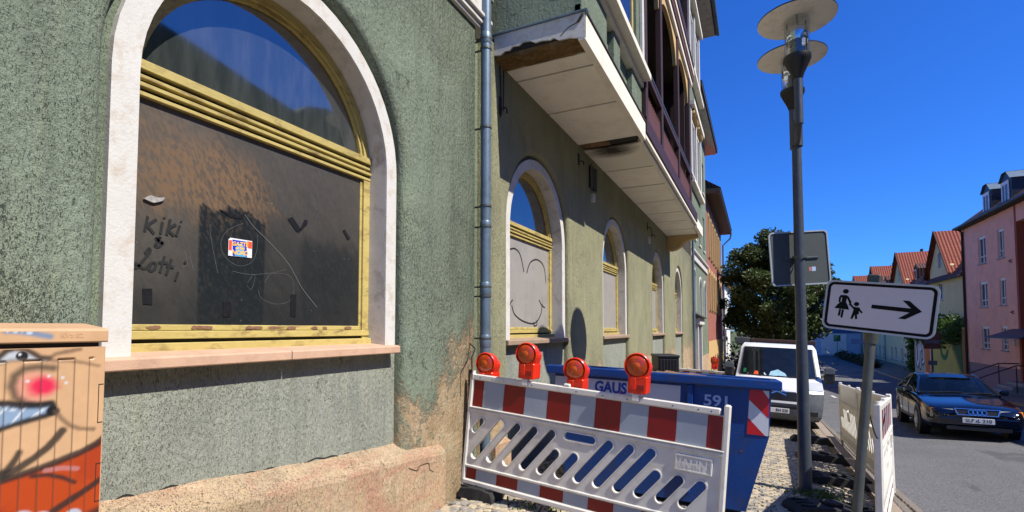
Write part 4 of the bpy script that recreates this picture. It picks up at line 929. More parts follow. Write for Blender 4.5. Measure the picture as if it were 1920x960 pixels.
# rubber feet
def foot_parts(root):
    pr = [(-.42, 0), (.42, 0), (.42, .05), (.36, .10), (.14, .115), (-.14, .115), (-.36, .10), (-.42, .05)]
    m = MB(); m.plate(pr, [], -.2, .2, lambda u, v, d: (u, d, v)); m.build('body', m_rubber, root, bevel=.015, local=True)
    for sx in (-1, 1):
        for v in (-.12, 0, .12): xa, xb = sorted((sx * .19, sx * .36)); MB().cbox((xa, v - .02, .104), (xb, v + .02, .122), .006).build('grip_rib', m_rubber, root, local=True)
    m = MB(); m.cbox((-.09, -.09, .11), (.09, .09, .15), .015); m.build('socket', m_rubber, root, local=True)
spots = [((.66, 6.35), 20, 'black rubber base block nearest the camera at the lamp post'), ((.93, 8.2), 4, 'black rubber base block just beyond the lamp post, second of the roadside feet'), ((.98, 10.2), 3, 'black rubber base block, third along the roadside barriers'), ((1.0, 12.35), 2, 'black rubber base block farthest along the roadside, by the van wheel'), ((-2.5, 4.5), 0, 'black rubber base block under the left end of the striped barrier'), ((-.3, 4.4), 80, 'black rubber base block under the right end of the striped barrier')]
f0 = None
for (p, a, lab) in spots:
    M = Matrix.Translation((p[0], p[1], zs(*p) + .003)) @ Matrix.Rotation(-.066, 4, 'X') @ Matrix.Rotation(.05, 4, 'Y') @ Matrix.Rotation(R(a), 4, 'Z')
    if p[0] < -2: M = M @ Matrix.Diagonal((.45, .7, 1, 1))
    if f0 is None: f0 = thing('ballast_block', lab, 'ballast block', M=M, group='rubber barrier feet'); foot_parts(f0)
    else: c = copy_tree(f0); c.matrix_basis = M; c['label'] = lab
# warning lamps
m_lens, nt_, b_ = new_mat('amber_lamp_lens')
vv = nt_.nodes.new('ShaderNodeTexVoronoi'); vv.inputs['Scale'].default_value = 90; tc = nt_.nodes.new('ShaderNodeTexCoord'); nt_.links.new(tc.outputs['Object'], vv.inputs['Vector'])
sp_ = nt_.nodes.new('ShaderNodeVectorMath'); sp_.operation = 'LENGTH'; nt_.links.new(tc.outputs['Object'], sp_.inputs[0])
nt_.links.new(mixc(nt_, maprange(nt_, noise(nt_, 14, 4), .35, .7, 0, 1), lin(196, 66, 6), lin(150, 44, 4)), b_.inputs['Base Color']); b_.inputs['Roughness'].default_value = .18; b_.inputs['Coat Weight'].default_value = .6
bump(nt_, b_, vv.outputs['Distance'], .5, .004)
m_reflector = mat('amber_core', lin(196, 84, 14), .25, .2, 40)
def lamp_parts(root):
    MX = Matrix.Rotation(R(90), 4, 'X')                                     # lathe axis towards -Y
    m = MB(); m.lathe([(.0, -.095), (.07, -.09), (.098, -.06), (.108, .0), (.110, .045), (.104, .052), (.098, .046), (.096, .03)], 32, MX, False); m.build('housing', m_lampred, root, smooth=True, local=True)
    m = MB(); m.lathe([(.097, .036), (.085, .050), (.06, .060), (.03, .065), (.0, .066)], 32, MX, False); m.build('lens', m_lens, root, smooth=True, local=True)
    m = MB(); m.lathe([(.032, .0655), (.026, .069), (.0, .0695)], 20, MX, False); m.build('lens_core', m_reflector, root, smooth=True, local=True)
    # shoulder that widens from disc to battery box
    m = MB(); m.plate([(-.012, -.22), (.085, -.22), (.085, -.11), (.106, -.03), (.108, 0), (.09, .03), (.02, -.06), (-.01, -.10)], [], -.012, .10, lambda u, v, d: (u, d, v)); m.build('side_fairing', m_lampred, root, bevel=.008, local=True)
    m = MB(); m.cbox((-.068, -.05, -.235), (.092, .13, -.085), .008); bx_ = m.build('battery_box', m_lampred, root, local=True)
    m = MB(); m.cbox((.015, -.054, -.20), (.07, -.048, -.155), .002); m.build('vent_panel', mat('lamp_vent', lin(150, 26, 10), .5, .2), bx_, local=True)
    m = MB(); m.cbox((-.05, -.058, -.20), (.0, -.05, -.10), .004); m.tube([(-.026, -.06, -.172), (-.026, -.056, -.172)], .007, 8); m.build('lock', m_lampred, bx_, local=True)
    m = MB(); m.cbox((-.03, -.045, -.30), (.03, .02, -.236), .006); m.build('clamp', m_wplastic, root, local=True)
l0 = None
for k, (p, a, lab) in enumerate((((-2.50, 4.63, 1.352), 1, 'red warning lamp with amber lens, leftmost, beside the rain pipe'), ((-1.988, 4.50, 1.462), 1, 'red warning lamp with amber lens standing highest, second from the rain pipe'), ((-1.54, 4.60, 1.325), 1, 'red warning lamp with amber lens, third, just left of the blue lettering'), ((-.926, 4.42, 1.388), 1, 'red warning lamp with amber lens, right end, in front of blue lettering'), ((-1.1, 15.38, .82), 5, 'tiny far warning lamp on the barrier left of the van'))):
    M = Matrix.Translation(p) @ Matrix.Rotation(R(a), 4, 'Z') @ Matrix.Rotation(R(4), 4, 'Y')
    if l0 is None: l0 = thing('warning_lamp', lab, 'warning lamp', M=M, group='construction warning lamps'); lamp_parts(l0)
    else: c = copy_tree(l0); c.matrix_basis = M; c['label'] = lab

# ---------------------------------------------------------------- blue skip
ex = Vector((2.461, 0, -.092)).normalized(); ey = Vector((0, 1, -.072)).normalized(); ez = ex.cross(ey).normalized(); ey = ez.cross(ex)
SK = Matrix((ex, ey, ez)).transposed().to_4x4(); SK.translation = Vector((.208, 5.65, 1.192))
sk = thing('skip', 'dirty blue steel skip with logo panel and red white hazard sticker', 'skip', M=SK)
SL, SW = 2.46, 1.62
prof = [(-.09, -.01), (-.105, -.55), (-.30, -1.30), (-SL + .30, -1.30), (-SL + .105, -.55), (-SL + .09, -.01)]
m = MB(); t = .012
for v0, v1 in ((.05, .05 + t), (SW - .05 - t, SW - .05)): m.plate(prof, [], v0, v1, lambda u, w_, d: (u, d, w_))
for (a, b) in zip(prof, prof[1:]): m.add([(a[0], .055, a[1]), (b[0], .055, b[1]), (b[0], SW - .055, b[1]), (a[0], SW - .055, a[1])], [(0, 1, 2, 3)])
m.build('hull', m_skip, sk, local=True)
m = MB(); m.cbox((-SL, -.02, -.095), (0, .055, .0), .012); m.cbox((-SL, SW - .055, -.095), (0, SW + .02, .0), .012); m.cbox((-.085, .056, -.095), (0, SW - .056, -.001), .012); m.cbox((-SL, .056, -.095), (-SL + .085, SW - .056, -.001), .012); m.build('rim', m_skip, sk, local=True)
for u in (-.85,): MB().cbox((u - .03, -.0, -1.2), (u + .03, .049, -.10), .008).build('stiffener', m_skip, sk, local=True)
MB().box((-2.1, .07, -1.28), (-.36, SW - .07, -1.26)).build('floor', m_rust, sk, local=True)
fx = lambda u, v, d: (u, .0475 - d, v)
lg = MB(); lg.plate([(-2.36, -.125), (-.95, -.125), (-.95, -.30), (-2.36, -.30)], [], .002, 0, fx); logo = lg.build('logo_panel', m_decal_w, sk, local=True)
text_mesh('GAUS', .165, lambda u, v, d: fx(-1.70 + u * .86, -.212 + v, .004), bold=.007).build('lettering', m_decal_b, logo, fixn=False, local=True)
# g = MB(); ribbon(g, [(-1.93, -.165), (-1.99, -.15), (-2.02, -.2), (-2.0, -.25), (-1.95, -.27)], .03, fx, .004); g.build('logo_swoosh', m_decal_b, logo, fixn=False, local=True)
g = MB(); g.sheet([(-2.35, -.295), (-2.12, -.295), (-2.12, -.17)], [], .003, fx); g.build('red_corner', m_redfoil2, logo, fixn=False, local=True)
g = MB(); g.sheet([(-1.60, -.27), (-1.57, -.27), (-1.585, -.235)], [], .005, fx); g.build('red_accent', m_redfoil2, logo, fixn=False, local=True)
text_mesh('591', .16, lambda u, v, d: fx(-.59 + u * 1.1, -.255 + v, .003), bold=.003).build('stencil_number', m_faint, sk, fixn=False, local=True)
hz = MB(); hx0, hx1, hz0, hz1 = -.305, -.112, -.545, -.105
def hzp(pts, mm, nm): g = MB(); g.plate(pts, [], .003, 0, fx); return g.build(nm, mm, sk, local=True)
hzp([(hx0, hz0), (hx1, hz0), (hx1, hz1), (hx0 + .02, hz1)], m_greyfoil2, 'hazard_sticker')
def hst(pts): g = MB(); g.sheet(pts, [], .0045, fx); g.build('hazard_stripe', m_redfoil2, sk, fixn=False, local=True)
hst([(hx0 + .018, hz1), (hx1 - .06, hz1), (hx1, hz1 - .08), (hx1, hz1 - .27), (hx0 + .012, hz1 - .10)]); hst([(hx0, hz0), (hx1 - .03, hz0), (hx0 + .008, hz0 + .16)])
for (u, w_) in ((-.55, -.95), (-1.4, -.7), (-.35, -.72)): MB().sheet([(u + .014 * math.cos(a), w_ + .011 * math.sin(a)) for a in [k * .785 for k in range(8)]], [], .0015, fx).build('rust_spot', m_rust, sk, fixn=False, local=True)
m_rubble = mat('rubble', lin(118, 92, 70), .95, .4, 9, .8, 25, .02)
rb = MB(); nx, ny = 30, 20
hgt = [[-.10 + .09 * math.sin(math.pi * i / nx) * math.sin(math.pi * j / ny) + random.uniform(-.03, .03) for j in range(ny + 1)] for i in range(nx + 1)]
rb.add([(-SL + .12 + (SL - .24) * i / nx, .07 + (SW - .14) * j / ny, hgt[i][j]) for i in range(nx + 1) for j in range(ny + 1)], [(i * (ny + 1) + j, (i + 1) * (ny + 1) + j, (i + 1) * (ny + 1) + j + 1, i * (ny + 1) + j + 1) for i in range(nx) for j in range(ny)])
ro = stuff(rb.build('rubble', m_rubble)); ro.matrix_basis = SK.copy(); tag(ro, 'brown building rubble heaped inside the blue skip', 'rubble')
# black crate lying on the rubble
BXM = Matrix.Translation((-.985, 6.85, 1.09)) @ Matrix.Rotation(R(22), 4, 'Z')
bx = thing('plastic_crate', 'black plastic crate with yellow label lying on the rubble in the skip', 'crate', M=BXM)
MB().cbox((-.19, -.02, 0), (.07, .42, .265), .012).build('shell', m_black, bx, local=True)
MB().cbox((-.2, -.03, .24), (.08, .43, .275), .01).build('lid', m_black, bx, local=True)
for k in range(6): MB().cbox((-.17 + k * .038, -.028, .06), (-.15 + k * .038, -.018, .22), .003).build('rib', m_black, bx, local=True)
MB().box((.0705, .02, .05), (.0725, .30, .19)).build('label', mat('yellow_label', lin(214, 200, 84), .5, .15, 20), bx, local=True)
# ---------------------------------------------------------------- twin-headed street lamp
m_lampglass = None
def clear_glass():
    m, nt, b = new_mat('clear_lamp_glass'); t = nt.nodes.new('ShaderNodeBsdfTransparent'); t.inputs['Color'].default_value = (.86, .9, .93, 1); g = nt.nodes.new('ShaderNodeBsdfGlossy'); g.inputs['Roughness'].default_value = .05
    mx = nt.nodes.new('ShaderNodeMixShader'); mx.inputs[0].default_value = .14; o = [q for q in nt.nodes if q.type == 'OUTPUT_MATERIAL'][0]
    nt.links.new(t.outputs[0], mx.inputs[1]); nt.links.new(g.outputs[0], mx.inputs[2]); nt.links.new(mx.outputs[0], o.inputs['Surface']); return m
m_lampglass = clear_glass()
m_disc = mat('lamp_disc_underside', (.76, .72, .65), .6, .1, 4, dirt=(.3, .27, .23), dirt_amt=.5, ds=6); m_disctop = mat('lamp_disc_top', (.3, .32, .35), .4, .1, 3, metal=.3)
LX, LY = .49, 7.30; LZ = zs(LX, LY)
lp = thing('street_lamp', 'tall dark grey street lamp with two disc shaded heads', 'street lamp', (LX, LY, LZ))
m = MB(); m.tube([(LX, LY, LZ - .3), (LX, LY, 1.5), (LX, LY, 4.3)], [.080, .064, .052], 20); m.build('pole', m_post, lp, smooth=True)
m = MB(); m.tube([(LX, LY, 4.0), (LX, LY, 4.32)], .073, 16); m.build('collar', m_post, lp, smooth=True)
for s_ in (-1, 1):
    hy = LY + s_ * .48; zt = 4.27
    m = MB(); m.tube([(LX, hy, 4.72), (LX, hy, 4.12)], .047, 14); m.tube([(LX, LY, 4.02), (LX, LY + s_ * .22, 4.05), (LX, hy - s_ * .06, 4.12), (LX, hy, 4.2)], .035, 10); m.tube([(LX, LY, 4.25), (LX, LY + s_ * .25, 4.28), (LX, hy, 4.36)], .02, 8)
    arm = m.build('arm', m_post, lp, smooth=True)
    hd = MB().lathe([(.0, 4.66), (.05, 4.66), (.07, 4.72), (.135, 4.86), (.148, 4.89), (.148, 4.93), (.135, 4.935), (.0, 4.935)], 28, Matrix.Translation((LX, hy, 0)), False).build('lamp_head', m_black, lp, smooth=True)
    MB().lathe([(.135, 4.936), (.135, 5.38)], 32, Matrix.Translation((LX, hy, 0)), False).build('glass_cylinder', m_lampglass, hd, smooth=True)
    MB().lathe([(.118, 5.10), (.122, 5.11), (.122, 5.25), (.118, 5.26), (.05, 5.262), (.05, 5.099), (.118, 5.10)], 32, Matrix.Translation((LX, hy, 0)), False).build('reflector_ring', m_chrome, hd, smooth=True)
    MB().lathe([(.0, 4.94), (.08, 4.94), (.085, 5.02), (.05, 5.05), (.05, 5.099), (.0, 5.10)], 20, Matrix.Translation((LX, hy, 0)), False).build('bulb_holder', m_bumper, hd, smooth=True)
    m = MB()
    for k in range(3):
        a = k * 2.094 + .5; m.tube([(LX + .115 * math.cos(a), hy + .115 * math.sin(a), 4.93), (LX + .115 * math.cos(a), hy + .115 * math.sin(a), 5.39)], .006, 6)
    m.build('stay_rod', m_galv, hd)
    MB().lathe([(.0, 5.382), (.14, 5.382), (.414, 5.372), (.420, 5.377)], 48, Matrix.Translation((LX, hy, 0)), False).build('disc_underside', m_disc, hd, smooth=True, sharp=60)
    MB().lathe([(.420, 5.3775), (.422, 5.392), (.28, 5.42), (.0, 5.45)], 48, Matrix.Translation((LX, hy, 0)), False).build('disc_shade', m_black, hd, smooth=True, sharp=60)
# square sign seen from behind, strapped to the lamp
def rrect(w_, h_, r, n=6):
    o = []
    for cx, cy, a0 in ((w_ / 2 - r, h_ / 2 - r, 0), (-w_ / 2 + r, h_ / 2 - r, 90), (-w_ / 2 + r, -h_ / 2 + r, 180), (w_ / 2 - r, -h_ / 2 + r, 270)):
        for k in range(n + 1): a = R(a0 + 90 * k / n); o.append((cx + r * math.cos(a), cy + r * math.sin(a)))
    return o
SM = Matrix.Translation((.500, 7.42, 2.60)) @ Matrix.Rotation(R(25), 4, 'Z') @ Matrix.Rotation(R(3.2), 4, 'Y').inverted()
sg = thing('square_sign', 'square grey road sign seen from behind on the lamp post', 'road sign', M=SM)
ts = lambda u, v, d: (u, d, v)
MB().plate(rrect(.735, .675, .05), [], .004, .008, ts).build('plate', m_signback, sg, local=True)
MB().plate(rrect(.75, .69, .055), [rrect(.715, .655, .042)], -.006, .010, ts).build('rim', m_rim, sg, local=True)
MB().plate(rrect(.73, .67, .05), [], .0085, .0095, ts).build('sign_face', m_signface, sg, local=True)
MB().cbox((-.24, -.012, -.012), (.24, .003, .012), .004).build('mounting_rail', m_post, sg, local=True)
m = MB(); m.lathe([(.083, -.016), (.083, .016)], 20, Matrix.Translation((-.06, -.106, .0)), False); m.cbox((-.09, -.05, -.014), (-.03, -.01, .014), .003); m.build('strap', m_galv, sg, local=True)
b = MB().sheet(rrect(.05, .055, .004), [], .0035, lambda u, v, d: (u + .17, d, v - .145)).build('sticker', mat('small_sticker', lin(170, 190, 225), .5, .2, 60), sg, fixn=False, local=True)
b = MB().sheet(rrect(.03, .05, .004), [], .0034, lambda u, v, d: (u + .125, d, v - .145)).build('sticker', mat('small_sticker_red', lin(190, 120, 100), .5, .3, 80), sg, fixn=False, local=True)

# ---------------------------------------------------------------- leaning pedestrian sign
def cam_pt(px, py, dep):                          # a place in the street, measured from the photograph's geometry
    u = (px - 960) / 960; v = (573 - py) / 960; yw = R(25.6); pt = math.atan(.0457)
    fw = Vector((-math.sin(yw) * math.cos(pt), math.cos(yw) * math.cos(pt), math.sin(pt))); rt = Vector((math.cos(yw), math.sin(yw), 0)); up = rt.cross(fw)
    return Vector((0, 0, EYE)) + (fw + rt * u + up * v) * dep
TLp, TRp, BLp = cam_pt(1538, 523, 3.49), cam_pt(1757, 535, 3.04), cam_pt(1533, 611, 3.49)
eu = (TRp - TLp).normalized(); ev = TLp - BLp; ev = (ev - eu * ev.dot(eu)).normalized(); en = eu.cross(ev)
PW, PH = .60, .325
PM = Matrix((eu, -en, ev)).transposed().to_4x4(); PM.translation = (cam_pt(1645, 577.5, 3.255))
ps = thing('pedestrian_sign', 'white sign with adult and child pictogram and arrow on a leaning pole', 'road sign', M=PM)
MB().plate(rrect(PW, PH, .045), [], .0, .006, ts).build('plate', m_signback, ps, local=True)
MB().plate(rrect(PW, PH, .045), [rrect(PW - .016, PH - .016, .038)], -.004, .010, ts).build('rim', m_rim, ps, local=True)
MB().sheet(rrect(PW - .016, PH - .016, .038), [], -.0008, ts).build('face', m_signface, ps, fixn=False, local=True)
MB().sheet(rrect(PW - .024, PH - .024, .036), [rrect(PW - .058, PH - .058, .022)], -.0016, ts).build('border', m_ink, ps, fixn=False, local=True)
# pictogram, drawn in sign coordinates (unit: 1/1320 of the width from the photograph)
k_ = PW / 1320.
def pg(pts): return [((x - 755 + 0) * k_, (470 - y) * k_) for x, y in pts]
def circ(cx, cy, rx, ry): return [(cx + rx * math.cos(a), cy - ry * math.sin(a)) for a in [j * 2 * math.pi / 20 for j in range(20)]]
sh = lambda pts: [(x, y - (x - 755) * .045) for x, y in pts]          # take the sign's own slant out of the drawing
wm = MB(); Q = lambda pts: wm.sheet(pg(sh(pts)), [], -.0018, ts)
Q(circ(353, 250, 38, 34)); Q([(300, 305), (372, 305), (392, 330), (375, 360), (372, 408), (405, 470), (420, 515), (235, 500), (262, 450), (292, 415), (276, 405), (276, 345), (285, 315)])
Q([(375, 312), (395, 325), (440, 405), (436, 428), (412, 420), (380, 350)]); Q([(296, 510), (322, 512), (316, 606), (300, 612), (287, 604)]); Q([(330, 514), (358, 516), (350, 630), (336, 638), (323, 628)])
wm.build('woman_pictogram', m_ink, ps, fixn=False, local=True)
gap = MB(); gap.sheet(pg(sh([(303, 340), (316, 340), (314, 405), (303, 408)])), [], -.0024, ts); gap.build('pictogram_gap', m_signface, ps, fixn=False, local=True)
wm = MB(); Q(circ(504, 428, 33, 30)); Q([(476, 470), (540, 475), (560, 505), (590, 540), (586, 556), (572, 556), (545, 525), (545, 575), (525, 575), (534, 638), (520, 648), (508, 640), (498, 582), (478, 640), (462, 648), (450, 640), (470, 545), (476, 505), (410, 438), (416, 418), (432, 420)])
wm.build('child_pictogram', m_ink, ps, fixn=False, local=True)
wm = MB(); Q([(688, 425), (1130, 455), (1027, 350), (1105, 355), (1250, 492), (1082, 606), (1000, 600), (1120, 512), (682, 478)]); wm.build('arrow', m_ink, ps, fixn=False, local=True)
scr = MB()
for j in range(16):
    a = random.uniform(-.2, .24); b = random.uniform(-.1, .1); ribbon(scr, [(a, b), (a + random.uniform(.03, .09), b + random.uniform(-.02, .03))], .0011, ts, -.0013)
scr.build('scratches', m_rim, ps, fixn=False, local=True)
inv = PM.inverted(); pt0 = inv @ cam_pt(1639, 515, 3.36); pt1 = inv @ cam_pt(1603, 960, 3.22); dr = (pt1 - pt0); pt1 = pt0 + dr * 1.36
m = MB(); m.tube([pt0 + Vector((0, .05, 0)), pt1 + Vector((0, .05, 0))], .029, 14); m.build('pole', m_galv, ps, smooth=True, local=True)
q0 = pt0 + dr * .02 + Vector((0, .05, 0)); q1 = pt0 + dr * .275 + Vector((0, .05, 0))
m = MB(); m.tube([q0 + Vector((0, 0, .022)), q0 - Vector((0, 0, .028))], .040, 14); m.cbox((q0.x - .035, q0.y - .062, q0.z - .03), (q0.x + .035, q0.y - .01, q0.z + .03), .004); m.build('clamp', m_galv, ps, local=True)
m = MB(); m.tube([q1 + Vector((0, 0, .035)), q1 - Vector((0, 0, .035))], .041, 14); m.build('clamp', m_galv, ps, smooth=True, local=True)
# wire loop on the roadside barrier's near post
m = MB(); pts = []
for j in range(15):
    t = math.pi * j / 14; pts.append((.81 + .02 * math.cos(t) - .02, 5.02 - .012, 1.02 - .17 * math.sin(t)))
a0 = Vector((.80, 5.0, 1.02)); pts = [(a0.x + .115 * (j / 14), a0.y + .06 * (j / 14), a0.z - .2 * math.sin(math.pi * j / 14)) for j in range(15)]
wl = m.tube(pts, .005, 6).build('wire_loop', m_black, smooth=True); tag(wl, 'thin dark wire loop hanging from the near roadside barrier post', 'wire')

# ---------------------------------------------------------------- white flatbed van
def lerp_rows(rows, s):
    k = min(int(s), len(rows) - 2); t = s - k; t2 = t
    return [a + (b - a) * t2 for a, b in zip(rows[k], rows[k + 1])]
def surf(rows, s, t, off=0.):
    z, yc, hw, bow = lerp_rows(rows, s); return Vector((hw * t * (1 + off * .8), yc + bow * abs(t) ** 3.2 - off, z))
def patch(rows, s0, s1, t0, t1, off, ns=8, nt_=14):
    m = MB(); vs = [surf(rows, s0 + (s1 - s0) * i / ns, t0 + (t1 - t0) * j / nt_, off) for i in range(ns + 1) for j in range(nt_ + 1)]
    m.add(vs, [(i * (nt_ + 1) + j, i * (nt_ + 1) + j + 1, (i + 1) * (nt_ + 1) + j + 1, (i + 1) * (nt_ + 1) + j) for i in range(ns) for j in range(nt_)]); return m
VR = [(.26, .14, .92, .20), (.36, .03, .97, .22), (.66, .0, 1.0, .24), (.93, .03, 1.01, .25), (1.02, .08, 1.01, .27), (1.16, .24, 1.0, .30), (1.26, .40, .99, .32), (1.31, .47, .985, .31), (2.02, 1.02, .90, .22), (2.10, 1.13, .86, .20), (2.15, 1.30, .83, .12), (2.165, 1.6, .82, .04), (2.17, 2.1, .82, 0)]
vy = 14.35
VM = Matrix.Translation((.37, vy, zs(.37, vy + .9) - .005)) @ Matrix.Rotation(-.052, 4, 'X') @ Matrix.Rotation(.045, 4, 'Y') @ Matrix.Rotation(R(-1), 4, 'Z')
van = thing('van', 'white flatbed van parked on the pavement facing the camera', 'van', M=VM)
m = patch(VR, 3, 12, -1, 1, 0, 36, 22)
for sg_ in (-1, 1):
    col = [surf(VR, 3 + 9 * i / 36, sg_) for i in range(37)]; m.strip(col, [Vector((p.x, 2.15, p.z)) for p in col]); m.strip([Vector((sg_ * 1.0, surf(VR, 2.99, 1).y, .93)), Vector((sg_ * 1.0, 2.15, .93))], [Vector((sg_ * .98, .9, .35)), Vector((sg_ * .98, 2.15, .35))])
m.add([(-.82, 2.15, 2.17), (.82, 2.15, 2.17), (1.0, 2.15, 1.2), (1.0, 2.15, .35), (-1.0, 2.15, .35), (-1.0, 2.15, 1.2)], [(0, 1, 2, 3, 4, 5)])
m.build('cab', m_vanpaint, van, smooth=True, local=True, sharp=60)
m = patch(VR, 0, 3.02, -1, 1, .012, 14, 22)
for sg_ in (-1, 1): col = [surf(VR, 3.02 * i / 14, sg_, .012) for i in range(15)]; m.strip(col, [Vector((p.x * .99, .62, p.z)) for p in col])
m.build('bumper', m_bumper, van, smooth=True, local=True, sharp=60)
patch(VR, 3.25, 3.85, -.42, .42, .02, 4, 10).build('bonnet_lip', m_vanpaint, van, smooth=True, local=True)
patch(VR, 2.25, 3.02, -.52, .52, .02, 5, 12).build('grille', m_black, van, smooth=True, local=True)
patch(VR, 1.55, 1.75, -.6, .6, .024, 3, 12).build('bumper_slot', m_black, van, smooth=True, local=True)
patch(VR, 2.0, 2.2, -.55, .55, .026, 3, 12).build('bumper_bar', m_vanpaint, van, smooth=True, local=True)
ws = patch(VR, 6.75, 8.12, -.9, .9, .008, 10, 20).build('windscreen', m_carglass, van, smooth=True, local=True)
patch(VR, 6.45, 6.75, -.9, .9, .012, 3, 16).build('scuttle', m_black, van, smooth=True, local=True)
for a, b in ((-.905, -.875), (.875, .905)): patch(VR, 6.6, 8.2, a, b, .010, 8, 2).build('windscreen_seal', m_black, van, smooth=True, local=True)
patch(VR, 8.12, 8.24, -.905, .905, .010, 2, 16).build('windscreen_seal', m_black, van, smooth=True, local=True)
for sg_ in (-1, 1):
    a, b = sorted((sg_ * .66, sg_ * .985)); patch(VR, 3.9, 5.45, a, b, .012, 6, 6).build('headlamp', m_headl, van, smooth=True, local=True)
    a, b = sorted((sg_ * .72, sg_ * .9)); patch(VR, 1.1, 1.45, a, b, .02, 3, 4).build('fog_lamp_recess', m_black, van, smooth=True, local=True)
    m = MB(); m.cbox((sg_ * 1.02, .62, 1.33), (sg_ * 1.05, .72, 1.40), .01) if sg_ > 0 else m.cbox((-1.05, .62, 1.33), (-1.02, .72, 1.40), .01)
    x0, x1 = sorted((sg_ * 1.04, sg_ * 1.27)); m.cbox((x0, .56, 1.20), (x1, .74, 1.60), .05); mir = m.build('mirror', m_black, van, local=True)
    MB().cbox((x0 + .01, .548, 1.44), (x1 - .01, .565, 1.58), .02).build('mirror_trim', m_bumper, mir, local=True)
    m = MB(); m.lathe([(.18, -.1), (.335, -.1), (.345, -.07), (.345, .09), (.33, .11), (.19, .11)], 28, Matrix.Translation((sg_ * .86, .93, .345)) @ Matrix.Rotation(R(90), 4, 'Y'), False); wh = m.build('wheel', m_tyre, van, smooth=True, local=True)
    MB().lathe([(.0, -.08), (.2, -.09), (.2, .10), (.0, .08)], 20, Matrix.Translation((sg_ * .86, .93, .345)) @ Matrix.Rotation(R(90), 4, 'Y'), False).build('rim', m_bumper, wh, local=True)
    MB().box((sg_ * .90 - .13, 3.6, .02), (sg_ * .90 + .13, 4.2, .68)).build('rear_wheel', m_tyre, van, local=True, bevel=.12)
MB().box((-.9, .3, .22), (.9, 4.9, .5)).build('chassis', m_black, van, local=True)
MB().cbox((-1.02, 2.25, .85), (1.02, 5.0, 1.35), .02).build('flatbed', m_bumper, van, local=True)
m = MB(); m.cbox((-.72, 2.2, 2.20), (.95, 2.4, 2.30), .01); m.box((-.7, 2.25, 1.3), (-.64, 2.33, 2.2)); m.box((.88, 2.25, 1.3), (.94, 2.33, 2.2)); m.build('ladder_rack', m_maroon, van, local=True)
m = MB(); m.cbox((-1.12, 2.2, 2.12), (-.72, 2.5, 2.33), .02); m.build('rack_box', m_galv, van, local=True)
MB().tube([(-.1, 1.6, 2.16), (-.1, 1.72, 2.42)], .006, 6).build('aerial', m_black, van, local=True)
m = MB(); vt = lambda u, v, d: (u, .03 - .045 + v * .12 - d, .965 + v)
for dv in (0, -.075): ribbon(m, [(-.20, -.03 + dv), (-.0, .05 + dv)], .022, vt); ribbon(m, [(.0, .05 + dv), (.20, -.03 + dv)], .022, vt)
m.build('chevron_emblem', m_chrome, van, fixn=False, local=True)
MB().cbox((-.27, -.045, .42), (.27, -.025, .535), .004).build('number_plate', m_plate_w, van, local=True)
text_mesh('RH 520', .105, lambda u, v, d: (.11 + u * .82, -.0475, .478 + v), bold=.002).build('plate_lettering', m_ink, van, fixn=False, local=True)
for t0, t1 in ((-.5, -.1), (.1, .5)):
    for j in range(12): patch(VR, 6.02, 6.12, t0 + (t1 - t0) * j / 12, t0 + (t1 - t0) * (j + .6) / 12, .004, 1, 1).build('bonnet_vent', m_darkgap, van, local=True, fixn=False)
# things behind the windscreen
MB().add([surf(VR, 6.78 + .3 * a, -.75 + .5 * b, .011) for a, b in ((0, 0), (0, 1), (1, .9), (.8, .1))], [(0, 1, 2, 3)]).build('paper_on_dashboard', m_plate_w, van, local=True, fixn=False)
MB().add([surf(VR, 6.8 + .42 * a, -.2 + .42 * b, .011) for a, b in ((0, 0), (0, 1), (.7, .9), (1, .5), (.8, .1))], [(0, 1, 2, 3, 4)]).build('folder_on_dashboard', mat('pale_blue_card', lin(150, 190, 210), .5, .3, 12), van, local=True, fixn=False)
MB().add([surf(VR, 7.05 + .14 * a, -.82 + .07 * b, .011) for a, b in ((0, 0), (0, 1), (1, 1), (1, 0))], [(0, 1, 2, 3)]).build('green_badge', mat('green_badge', lin(20, 120, 80), .5), van, local=True, fixn=False)
MB().add([surf(VR, 6.98 + .14 * a, -.56 + .12 * b, .011) for a, b in ((0, 0), (0, 1), (1, .8), (1, .2))], [(0, 1, 2, 3)]).build('orange_cloth', mat('orange_cloth', lin(230, 90, 40), .6), van, local=True, fixn=False)
wp = MB(); wp.tube([surf(VR, 6.62, .05, .02), surf(VR, 6.70, -.4, .025), surf(VR, 6.85, -.8, .02)], .012, 6); wp.tube([surf(VR, 6.62, .75, .02), surf(VR, 6.70, .3, .025), surf(VR, 6.8, .0, .02)], .012, 6); wp.build('wiper', m_black, van, local=True)

# ---------------------------------------------------------------- dark saloon car
cF = Vector((3.62, 15.85)); ang = R(-3.5)
def rz(v, a): return Vector((v.x * math.cos(a) - v.y * math.sin(a), v.x * math.sin(a) + v.y * math.cos(a)))
cc = cF - rz(Vector((-.80, -1.35)), ang)
CM = Matrix.Translation((cc.x, cc.y, zr(cc.x, cc.y) + .005)) @ Matrix.Rotation(-.052, 4, 'X') @ Matrix.Rotation(ang, 4, 'Z')
car = thing('car', 'dark blue saloon car with four ring emblem driving towards the camera', 'car', M=CM)
secs = [(-2.42, .66, .34, .50, .58), (-2.36, .76, .26, .58, .66), (-2.22, .84, .20, .66, .735), (-1.9, .885, .18, .735, .79), (-1.35, .90, .17, .80, .865), (-.85, .905, .17, .86, .94), (-.2, .91, .17, .90, .965), (.7, .91, .17, .93, .985), (1.5, .90, .17, .95, 1.0), (2.0, .885, .2, .955, 1.01), (2.28, .84, .25, .93, .99), (2.40, .76, .34, .80, .86)]
